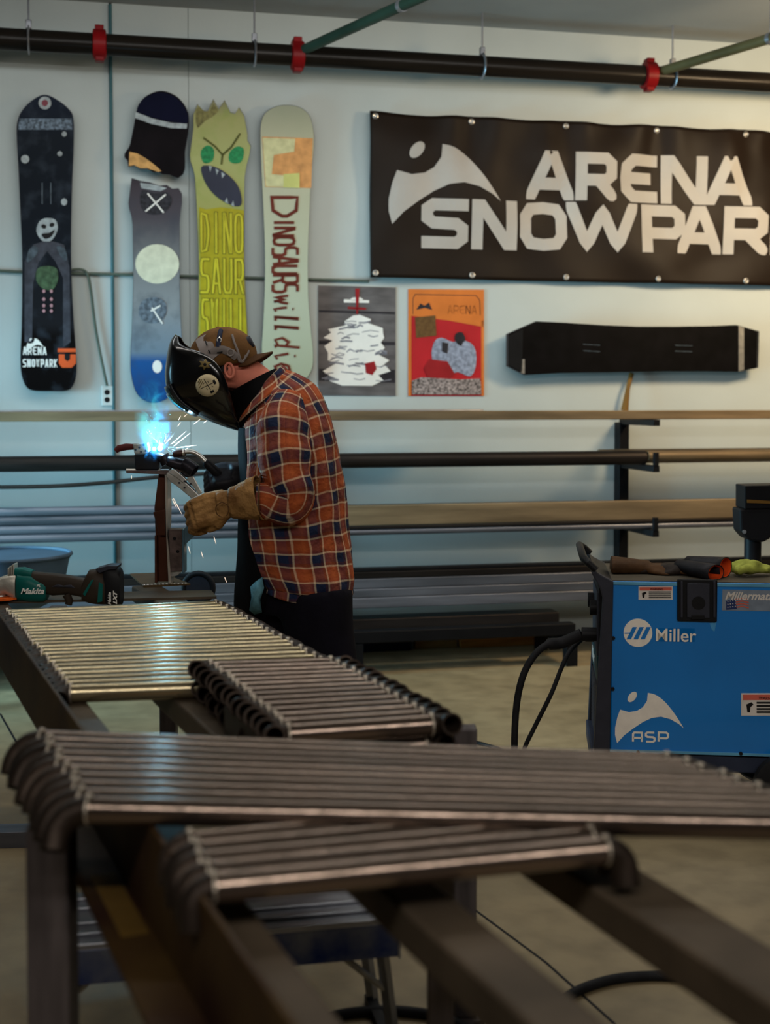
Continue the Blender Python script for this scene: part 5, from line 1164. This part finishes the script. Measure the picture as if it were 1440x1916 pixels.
def sleeve(name, path, rad, par=per, seg=32, k=5, wob=.05, cap=True, uoff=0.0):
    P = smooth_path(path, k); rr = [v.x for v in smooth_path([(r, 0, 0) for r in rad], k)]
    mb = MB(); mb.tube(P, rr, seg, cap=False, up=(0, -1, 0)); uv = []; vv = 0; nv = []
    for i, p in enumerate(P):
        if i: vv += (P[i]-P[i-1]).length
        for q in range(seg):
            a = 2*math.pi*q/seg; v = Vector(mb.v[i*seg+q]); k_ = 1+wob*(math.sin(vv*60+2*math.cos(a))*.6+noise.noise(Vector((math.cos(a)*1.5, math.sin(a)*1.5, vv*14)))*1.1)
            nv.append(tuple(p+(v-p)*k_)); uv.append((q/seg*2*math.pi*.075+uoff, vv))
    mb.v = nv; mb.wrap = 2*math.pi*.075
    if cap: mb.f.append(tuple(reversed(range(seg)))); mb.f.append(tuple(range((len(P)-1)*seg, len(P)*seg)))
    return mb.build(name, m_plaid, par, uv=uv, angle=80)
sleeve('sleeve', [PP(542, 748, -.10), PP(532, 785, -.150), PP(530, 835, -.185), PP(536, 885, -.200), PP(546, 925, -.205), PP(540, 946, -.213), PP(518, 944, -.22), PP(496, 934, -.225), PP(478, 932, -.228)], [.055, .082, .088, .082, .074, .068, .060, .055, .05])
sleeve('sleeve', [PP(540, 760, .10), PP(520, 800, .15), PP(500, 850, .185), PP(488, 890, .19), PP(470, 892, .17), PP(455, 890, .15)], [.06, .08, .078, .07, .055, .045], uoff=.03)
# collar leaf, placket edge and breast pocket
def patch(name, pts, dy, th, m, par=per):
    P = [PP(x, y, d) for x, y, d in pts]; mb = MB(); n_ = len(P); mb.add(P+[p+Vector((0, th, 0)) for p in P], [tuple(range(n_)), tuple(reversed(range(n_, 2*n_)))]+[(i, i+n_, (i+1) % n_+n_, (i+1) % n_) for i in range(n_)])
    mb.wrap = 0; return mb.build(name, m, par, uv=[(v[0]*1.0, v[2]) for v in mb.v], smooth=False)
def cring(f, b_, w_, n_=26, a0=-.25, a1=3.4):
    f, b_ = PP(*f), PP(*b_); A = (f-b_)/2; c = (f+b_)/2; return [c+A*math.cos(lerp(a0, a1, q/(n_-1)))+Vector((0, -w_*math.sin(lerp(a0, a1, q/(n_-1))), 0)) for q in range(n_)]
rg = [cring((462, 762), (527, 686), .073), cring((456, 770), (534, 690), .088), cring((450, 786), (541, 704), .118), cring((449, 792), (540, 716), .132)]
mbk = MB(); n_ = 26; mbk.wrap = 0
for r in rg: mbk.v += [tuple(v) for v in r]
mbk.f = [(j*n_+q, (j+1)*n_+q, (j+1)*n_+q+1, j*n_+q+1) for j in range(3) for q in range(n_-1)]
co = mbk.build('collar', m_plaid, per, uv=[(q*.012, j*.03+.02) for j in range(4) for q in range(n_)], angle=80); so = co.modifiers.new('s', 'SOLIDIFY'); so.thickness = .005; so.offset = 1
# apron strap diagonal, black bib in front and neck gaiter
m_bl = mat('black_cloth', srgb(8, 8, 9), .9, spec=.08, var=.3, scale=9, bump=.3, bscale=60)#, 0, .3, 9, .3, 60)
loft('neck_gaiter', dense([S((424, 738), (514, 690), .066), S((432, 752), (522, 694), .078), S((441, 776), (530, 702), .092), S((452, 806), (540, 720), .11), S((462, 820), (552, 740), .12)], 3), m_bl, 36, wob=.02)
loft('leather_bib', dense([S((447, 800), (520, 800), .11), S((447, 850), (520, 850), .12), S((449, 900), (520, 900), .125), S((447, 960), (530, 960), .13), S((446, 1010), (540, 1010), .13), S((442, 1060), (540, 1060), .13), S((438, 1110), (530, 1110), .13), S((437, 1142), (500, 1142), .12)], 3), m_bl, 40, wob=.03)
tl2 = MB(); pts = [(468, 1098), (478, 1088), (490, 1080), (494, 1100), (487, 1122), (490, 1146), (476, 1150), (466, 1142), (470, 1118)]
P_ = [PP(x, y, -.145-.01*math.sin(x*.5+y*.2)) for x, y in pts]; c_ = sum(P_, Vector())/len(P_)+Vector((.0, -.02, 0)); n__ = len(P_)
tl2.add(P_+[c_], [(i, (i+1) % n__, n__) for i in range(n__)]); ct = tl2.build('arc_lit_fold', mat('arc_cyan_cloth', srgb(84, 128, 140), .85, 0, .3, 30, .4), per, angle=80); so = ct.modifiers.new('s', 'SOLIDIFY'); so.thickness = .01  # cloth fold whose teal colour stands in for the arc's cyan light
# --- trousers and boots
mb = MB()
mb.tube([PP(565, 1075), PP(566, 1110), PP(568, 1140)], [.155, .16, .15], 24, up=(1, 0, 0))
mb.tube(smooth_path([PP(588, 1110, -.075), PP(596, 1170, -.09), PP(610, 1240, -.105), PP(622, 1318, -.12), PP(626, 1400, -.12), PP(628, 1478, -.12)], 3), [v.x for v in smooth_path([(x, 0, 0) for x in (.13, .118, .105, .088, .08, .078)], 3)], 22, up=(1, 0, 0))
mb.tube(smooth_path([PP(530, 1110, .075), PP(520, 1170, .09), PP(520, 1240, .105), PP(530, 1318, .12), PP(548, 1400, .13), PP(556, 1478, .14)], 3), [v.x for v in smooth_path([(x, 0, 0) for x in (.13, .118, .105, .088, .08, .078)], 3)], 22, up=(1, 0, 0))
tr = remesh(mb.build('trousers', m_trous, per), .013, 4)
for x, dy in ((628, -.12), (556, .14)):
    a = PP(x, 1500, dy); a.z = 0; mb = MB()
    mb.tube([(a.x, a.y, .20), (a.x, a.y, .12), (a.x-.005, a.y, .06)], [.062, .06, .055], 18)
    mb.tube([(a.x+.045, a.y, .045), (a.x-.03, a.y, .055), (a.x-.11, a.y-.005, .046), (a.x-.175, a.y-.01, .038)], [.046, .052, .048, .036], 16, up=(0, 1, 0))
    mb.sphere((a.x-.175, a.y-.01, .038), .036, 14, 10)
    mb.v = [(q[0], q[1], max(.014, q[2])) for q in mb.v]
    bt = remesh(mb.build('boot', mat('black_boot_leather', srgb(24, 22, 22), .45, 0, .2), per), .008, 3)
    MB().prism([(a.x+.095, 0), (a.x+.095, .02), (a.x-.215, .02), (a.x-.215, .006), (a.x-.2, 0)], a.y-.052, a.y+.048).build('sole', m_rubber, bt, smooth=False, bev=.004)
# --- cap worn backwards
hc = PP(417, 668); Mt = Matrix.Rotation(R(-9), 4, 'Y')
mb = MB(); seg, rg_ = 30, 12
for i in range(rg_+1):
    th_ = (math.pi/2+.32)*i/rg_
    for q in range(seg):
        ph = 2*math.pi*q/seg; v = Vector((.112*math.sin(th_)*math.cos(ph), .092*math.sin(th_)*math.sin(ph), .098*math.cos(th_))); v *= 1+.006*math.cos(6*ph)*math.sin(th_)
        mb.v.append(tuple(Mt @ v+hc))
mb.f = [(i*seg+q, (i+1)*seg+q, (i+1)*seg+(q+1) % seg, i*seg+(q+1) % seg) for i in range(rg_) for q in range(seg)]
mb.wrap = 0; cp = mb.build('cap', m_capc, per, angle=80); so = cp.modifiers.new('s', 'SOLIDIFY'); so.thickness = .004; so.offset = 1
MB().sphere(hc+Mt @ Vector((0, 0, .101)), (.008, .008, .004), 10, 6).build('cap_button', m_capc, cp)
mb = MB(); nb = 14; rows_ = []
for i in range(8):
    t_ = i/7; row_ = []
    for q in range(nb+1):
        s_ = -1+2*q/nb; x_ = .085+.085*t_*math.sqrt(max(0, 1-(s_*.92)**2)); row_.append(tuple(Mt @ Vector((x_-.03*(abs(s_)**2), s_*.084, -.010-.034*s_*s_-.004*t_+.004*t_*t_))+hc))
    mb.v += row_
mb.f = [(i*(nb+1)+q, (i+1)*(nb+1)+q, (i+1)*(nb+1)+q+1, i*(nb+1)+q+1) for i in range(7) for q in range(nb)]
br = mb.build('cap_brim', mat('dark_brown_brim', srgb(66, 42, 20), .8, 0, .25), per, angle=80); so = br.modifiers.new('s', 'SOLIDIFY'); so.thickness = .006; so.offset = 0
# --- welding hood
HR = [((328, 626), (336, 630), .030), ((320, 638), (342, 643), .062), ((315, 655), (358, 652), .090), ((311, 680), (384, 661), .112), ((309, 705), (404, 672), .122), ((314, 730), (420, 690), .124), ((328, 751), (430, 712), .120), ((352, 768), (438, 738), .110), ((382, 784), (444, 764), .092), ((418, 798), (449, 788), .066), ((444, 806), (452, 803), .034)]
HRd = dense([S(a, b_, w_) for a, b_, w_ in HR], 4)
SEG = 40; mb = MB(); grid = []
for f_, b_, w_, dy in HRd:
    row_ = []
    for q in range(SEG+1):
        a = -math.pi/2+math.pi*q/SEG; ca = abs(math.cos(a))**.8; p = b_+(f_-b_)*ca; p = p+Vector((0, w_*math.sin(a), 0)); row_.append(p)
    grid.append(row_); mb.v += [tuple(p) for p in row_]
mb.f = [(i*(SEG+1)+q, (i+1)*(SEG+1)+q, (i+1)*(SEG+1)+q+1, i*(SEG+1)+q+1) for i in range(len(grid)-1) for q in range(SEG)]
m_hood = mat('glossy_black_hood', srgb(5, 5, 6), .2, 0, .1, 4, coat=.3, spec=.5)
mb.wrap = 0; hd = mb.build('welding_hood', m_hood, per, angle=60); so = hd.modifiers.new('s', 'SOLIDIFY'); so.thickness = .0045; so.offset = -1
# dark window frame and lens on the lower front of the hood
def hoodpt(i, q, off): 
    p = grid[i][q]; a = grid[min(i+1, len(grid)-1)][q]-grid[max(i-1, 0)][q]; b_ = grid[i][min(q+1, SEG)]-grid[i][max(q-1, 0)]; n_ = a.cross(b_).normalized()
    c = sum((grid[i][0], grid[i][SEG]), Vector())/2
    if n_.dot(p-c) < 0: n_ = -n_
    return p+n_*off
def hoodpatch(name, i0, i1, q0, q1, off, m, th=.003):
    mb = MB(); nq = q1-q0+1
    for i in range(i0, i1+1):
        for q in range(q0, q1+1): mb.v.append(tuple(hoodpt(i, q, off)))
    mb.f = [(a*nq+b_, (a+1)*nq+b_, (a+1)*nq+b_+1, a*nq+b_+1) for a in range(i1-i0) for b_ in range(nq-1)]
    o = mb.build(name, m, hd, angle=60); so = o.modifiers.new('s', 'SOLIDIFY'); so.thickness = th; so.offset = 0; return o
hoodpatch('window_frame', 19, 30, 12, 28, .005, mat('hood_frame', srgb(30, 34, 38), .25, 0, .1, coat=.4), .006)
hoodpatch('lens', 21, 28, 14, 26, .0095, mat('dark_green_lens', srgb(30, 60, 56), .08, 0, .1, coat=1), .003)
# ridge line sweeping down the cheek
near = [hoodpt(i, max(0, 6-(i-18)//3), .001) for i in range(28, 39)]
MB().tube(near, .0028, 8).build('cheek_ridge', m_hood, hd)
# round sticker and star, laid on the shell's near side
flat_ = [(hoodpt(i, q, .0012), i, q) for i in range(2, len(grid)-2) for q in range(0, 16)]
def onhood(px, py, off=0.0):
    best = []
    for p, i, q in flat_:
        w_ = p+po; u = F*w_.x/(w_.y*cP-(w_.z-H)*sP); v = -F*((w_.z-H)*cP+w_.y*sP)/(w_.y*cP-(w_.z-H)*sP)
        best.append(((u+720-px)**2+(v+CY-py)**2, p.y))
    best.sort(key=lambda b_: b_[0]); s_ = sum(y/(d+1) for d, y in best[:6])/sum(1/(d+1) for d, y in best[:6])
    return AD(px, py, s_+po.y-.0025-off)-po
m_stk = mat('cream_sticker', srgb(196, 182, 146), .5, 0, .06)
def hooddisc(name, pts, m, off, c=None):
    mb = MB(); n_ = len(pts); c = c or (sum(p[0] for p in pts)/n_, sum(p[1] for p in pts)/n_); P = [onhood(x, y, off) for x, y in pts]; P2 = [onhood((x+c[0])/2, (y+c[1])/2, off) for x, y in pts]
    mb.add(P+P2+[onhood(c[0], c[1], off)], [(i, (i+1) % n_, (i+1) % n_+n_, i+n_) for i in range(n_)]+[(i+n_, (i+1) % n_+n_, 2*n_) for i in range(n_)]); o = mb.build(name, m, hd, angle=80)
    so = o.modifiers.new('s', 'SOLIDIFY'); so.thickness = .0008; return o
hooddisc('round_sticker', ell(388, 721, 22, 21, 24), m_stk, .001)
star = [(383+(13 if k % 2 == 0 else 6.5)*math.cos(k*math.pi/6-.4), 682+(11 if k % 2 == 0 else 6)*math.sin(k*math.pi/6-.4)) for k in range(12)]
hooddisc('star_sticker', star, mat('dull_gold', srgb(120, 104, 64), .5, .3, .2), .001); hooddisc('star_centre', ell(383, 682, 3, 3, 8), m_black, .002)
def hoodline(name, segs, r, m=None):
    mb = MB()
    for a, b_ in segs: mb.tube([onhood(*a, .0024), onhood((a[0]+b_[0])/2, (a[1]+b_[1])/2, .0024), onhood(*b_, .0024)], r, 6)
    return mb.build(name, m or m_black, hd)
hoodline('sticker_cross', [((381, 709), (394, 730)), ((376, 727), (399, 716))], .0011)
hoodline('sticker_bars', [((399, 711), (403, 718)), ((394, 734), (400, 731))], .0042)
hoodline('sticker_stripes', [((370, 716), (374, 709)), ((371, 721), (377, 710)), ((373, 726), (379, 714))], .0011, mat('sticker_olive', srgb(90, 80, 40), .6))
hoodline('sticker_figures', [((379, 720), (382, 716)), ((388, 713), (390, 716)), ((396, 722), (399, 724)), ((386, 726), (388, 729))], .0009)
# --- grey head harness over the cap
m_har = mat('grey_harness_plastic', srgb(120, 112, 108), .5, 0, .1)
def strap(name, pts, r, m=m_har, par=per, closed=False, flat=.45, dyo=-.004):
    """strap following the cap surface on the near side: give px, py; the depth comes from the cap ellipsoid"""
    out = []
    for x, y in pts:
        v = Mt.inverted() @ (PP(x, y)-hc); k = 1-(v.x/.118)**2-(v.z/.104)**2; yy = -.097*math.sqrt(max(k, .12)); out.append(PP(x, y, yy+dyo))
    out = smooth_path(out, 4, closed); return MB().tube(out, r*.45, 10, flat=flat*(4.5 if flat > .7 else 3.2), up=(0, -1, 0), closed=closed).build(name, m, par)
strap('harness_band', [(378, 630), (384, 645), (390, 658), (400, 671)], .0075, flat=1.8)
strap('harness_band', [(391, 664), (402, 657), (416, 654), (431, 660), (443, 669)], .0075, flat=.9)
strap('harness_band', [(434, 626), (438, 640), (444, 655), (448, 668), (452, 676), (460, 668), (466, 656)], .006)
strap('harness_loop', [(436, 655), (443, 664), (448, 676), (455, 676), (460, 664)], .006)
strap('crown_strap', [(408, 650), (409, 638), (411, 627), (413, 618)], .016, mat('navy_strap', srgb(34, 40, 60), .7), flat=.35)
strap('harness_ring', [(431+6*math.cos(a), 660+6*math.sin(a)) for a in [k*math.pi/4 for k in range(8)]], .0035, closed=True, dyo=-.010)
strap('harness_hole', [(384, 638), (387, 646)], .0035, m_black, dyo=-.0125); strap('harness_hole', [(390, 655), (393, 661)], .0035, m_black, dyo=-.0125); strap('harness_hole', [(406, 660), (416, 658)], .003, m_black, dyo=-.011)
k0 = PP(462, 642, -.02); MB().tube([k0+Vector((-.012, 0, -.006)), k0, k0+Vector((.016, 0, .006)), k0+Vector((.018, 0, .007))], [.02, .021, .021, .018], 18).build('harness_knob', m_dkgrey, per)
MB().box(PP(405, 0).x, PP(421, 0).x, -.02, .02, PP(0, 622).z, PP(0, 615).z).build('strap_pad', mat('navy_strap', srgb(34, 40, 60), .7), per, bev=.003)
MB().tube([PP(411, 626, -.075), PP(410, 633, -.088)], .0022, 6).tube([PP(410+4*math.cos(a), 636+4*math.sin(a), -.092) for a in [k*math.pi/5 for k in range(10)]], .0016, 6, closed=True).build('pull_tab', m_silver, per)
MB().cyl(PP(420, 690, -.085), PP(420, 690, -.06), .012, 12).build('hood_pivot', m_black, per)
# --- gloves on the hands
gm = MB(); Mx = frame(PP(418, 944, -.205), (-.90, -.05, -.30), (-.30, -.90, .22))
glove_parts(gm, Mx, (62, 66, 70, 76), 40, 1, 1.12, 1.08, .9)
gm.tube([PP(446, 940, -.215), PP(424, 943, -.21), PP(408, 946, -.21)], [.043, .045, .043], 18, up=(0, 0, 1), flat=.8)
gv = remesh(gm.build('tan_glove_hand', m_leather, per), .0045, 2)
cuff = MB(); pts = smooth_path([PP(432, 941, -.212), PP(450, 939, -.216), PP(468, 935, -.222), PP(487, 931, -.228)], 3)
cuff.tube(pts, [lerp(.046, .072, i/(len(pts)-1))*(1+.02*math.sin(i*2.1)) for i in range(len(pts))], 28, cap=False, up=(0, 0, 1), flat=.82)
cf = cuff.build('gauntlet_cuff', m_leather, per, angle=80); so = cf.modifiers.new('s', 'SOLIDIFY'); so.thickness = .0035; so.offset = 1
MB().tube(smooth_path([PP(486+1.5, 931, -.228)+Vector((0, .06*math.sin(a)*.98, .0735*math.cos(a))) for a in [k*math.pi/12 for k in range(24)]], 1, True), .0026, 6, closed=True).build('cuff_binding', mat('dark_binding', srgb(80, 54, 30), .8), cf)
MB().tube(smooth_path([PP(424, 965, -.262), PP(428, 950, -.268), PP(416, 940, -.268), PP(404, 948, -.268), PP(406, 962, -.264), PP(416, 968, -.262)], 4), .0016, 6).build('glove_stitching', mat('dark_binding', srgb(80, 54, 30), .8), per)
gm = MB(); Mx = frame(PP(448, 887, .12), (-.97, -.2, -.10), (.1, -.75, .65))
glove_parts(gm, Mx, (66, 70, 74, 78), 40, 1, 1.05, 1.15, .6)
gm.tube([PP(462, 888, .14), PP(446, 887, .125), PP(432, 888, .12)], [.05, .044, .044], 18)
remesh(gm.build('black_glove_hand', m_blackl, per), .006, 3)
# shirt details: pocket, shoulder seam
# ------------------------------------------------------------------ torch in the dark glove
g0_ = AD(400, 880, DW-.05); mt = thing('welding_torch', 'curved-neck welding torch held in the black glove', 'torch', g0_)
def Tq(px, py, dy=0): return AD(px, py, DW-.05+dy)-g0_
MB().tube(smooth_path([Tq(340, 847), Tq(354, 845), Tq(366, 848), Tq(377, 856), Tq(388, 868)], 5), .0085, 14).build('swan_neck', m_silver, mt)
MB().tube([Tq(324, 850), Tq(330, 849), Tq(344, 847.5), Tq(347, 847)], [.012, .0135, .0135, .011], 18).build('nozzle', mat('coppery_nozzle', srgb(70, 50, 46), .35, .7, .3), mt)
MB().tube([Tq(346, 846.5), Tq(342, 847)], .0145, 16).build('nozzle_collar', m_silver, mt)
MB().tube(smooth_path([Tq(384, 864), Tq(396, 876), Tq(412, 890, .01), Tq(432, 900, .03)], 4), [.013]+[.017]*11+[.015], 14).build('torch_handle', m_black, mt)
MB().box(Tq(392, 0).x, Tq(404, 0).x, -.005, .005, Tq(0, 892).z, Tq(0, 884).z).build('trigger', m_black, mt, bev=.002)
tag(MB().tube(smooth_path([AD(434, 901, DW-.02), AD(444, 925, DW+.12), AD(462, 980, DW+.28), AD(470, 1180, DW+.32), Vector((-.42, DW+.45, .014)), Vector((.2, DW+.7, .014))], 5), .012, 10).build('torch_hose', m_rubber), 'black torch hose hanging from the torch behind the person', 'hose')

# ================================================================== FLOOR ITEMS
c = AD(430, 1780, 2.62); pz = .305
t = thing('work_platform', 'low aluminium work platform on folding legs under the table', 'platform', (c.x-.01, 2.60, 0), R(12))
L0 = -.385; L1 = .37
MB().box(L0, L1, .0, .30, pz-.004, pz).build('top_sheet', m_alu, t)
for yy in (.0, .055, .11, .19, .245): MB().box(L0, L1, yy, yy+.022, pz, pz+.008).build('tread_rib', m_alu, t, bev=.002)
MB().box(L0+.006, L1-.006, .0, .008, pz-.075, pz-.0045).build('side_rail', m_bluemet, t, bev=.001)
MB().box(L0+.006, L1-.006, .292, .30, pz-.075, pz-.0045).build('side_rail', m_bluemet, t, bev=.001)
MB().box(L0, L0+.005, 0, .30, pz-.08, pz-.0045).build('end_cap', m_alu, t); MB().box(L1-.005, L1, 0, .30, pz-.08, pz-.0045).build('end_cap', m_alu, t)
for xx, s_ in ((L0+.04, -1), (L1-.04, 1)):
    for yy in (.03, .27):
        MB().tube([(xx, yy, pz-.03), (xx+s_*.035, yy, 0.006)], [.014, .014], 4, up=(0, 1, 0)).build('leg', m_alu, t, smooth=False)
        MB().tube([(xx-s_*.10, yy, pz-.06), (xx+s_*.01, yy, .15)], .007, 8).build('brace', m_silver, t)
    MB().box(xx+s_*.03-.012, xx+s_*.03+.012, .012, .288, 0, .02).build('foot_rail', m_black, t)
def hose(pts, r, label):
    tag(MB().tube(smooth_path([(*AZ(x, y, r).xy, r) for x, y in pts], 6), r, 12).build('hose', m_rubber), label, 'hose')
hose([(1040, 1880), (1085, 1852), (1150, 1832), (1230, 1826), (1300, 1834), (1400, 1862), (1520, 1900), (1760, 1940), (2200, 1900)], .012, 'black hose curving over the floor joint at lower right')
hose([(440, 1985), (560, 1925), (630, 1900), (700, 1892), (760, 1893), (820, 1903), (880, 1930), (960, 2010), (1100, 2050)], .012, 'black hose on the floor below the middle beams')
a = AZ(-90, 1590, 0); b_ = AZ(62, 1586, 0)
t = thing('steel_channel', 'grey steel channel lying on the floor at the left edge', 'channel', a, math.atan2(b_.y-a.y, b_.x-a.x)); Lc = (b_-a).length
MB().box(0, Lc, 0, .006, 0.0, .05).box(0, Lc, .08, .086, 0, .05).box(0, Lc, .006, .08, .044, .05).build('section', m_stockg, t, bev=.001)
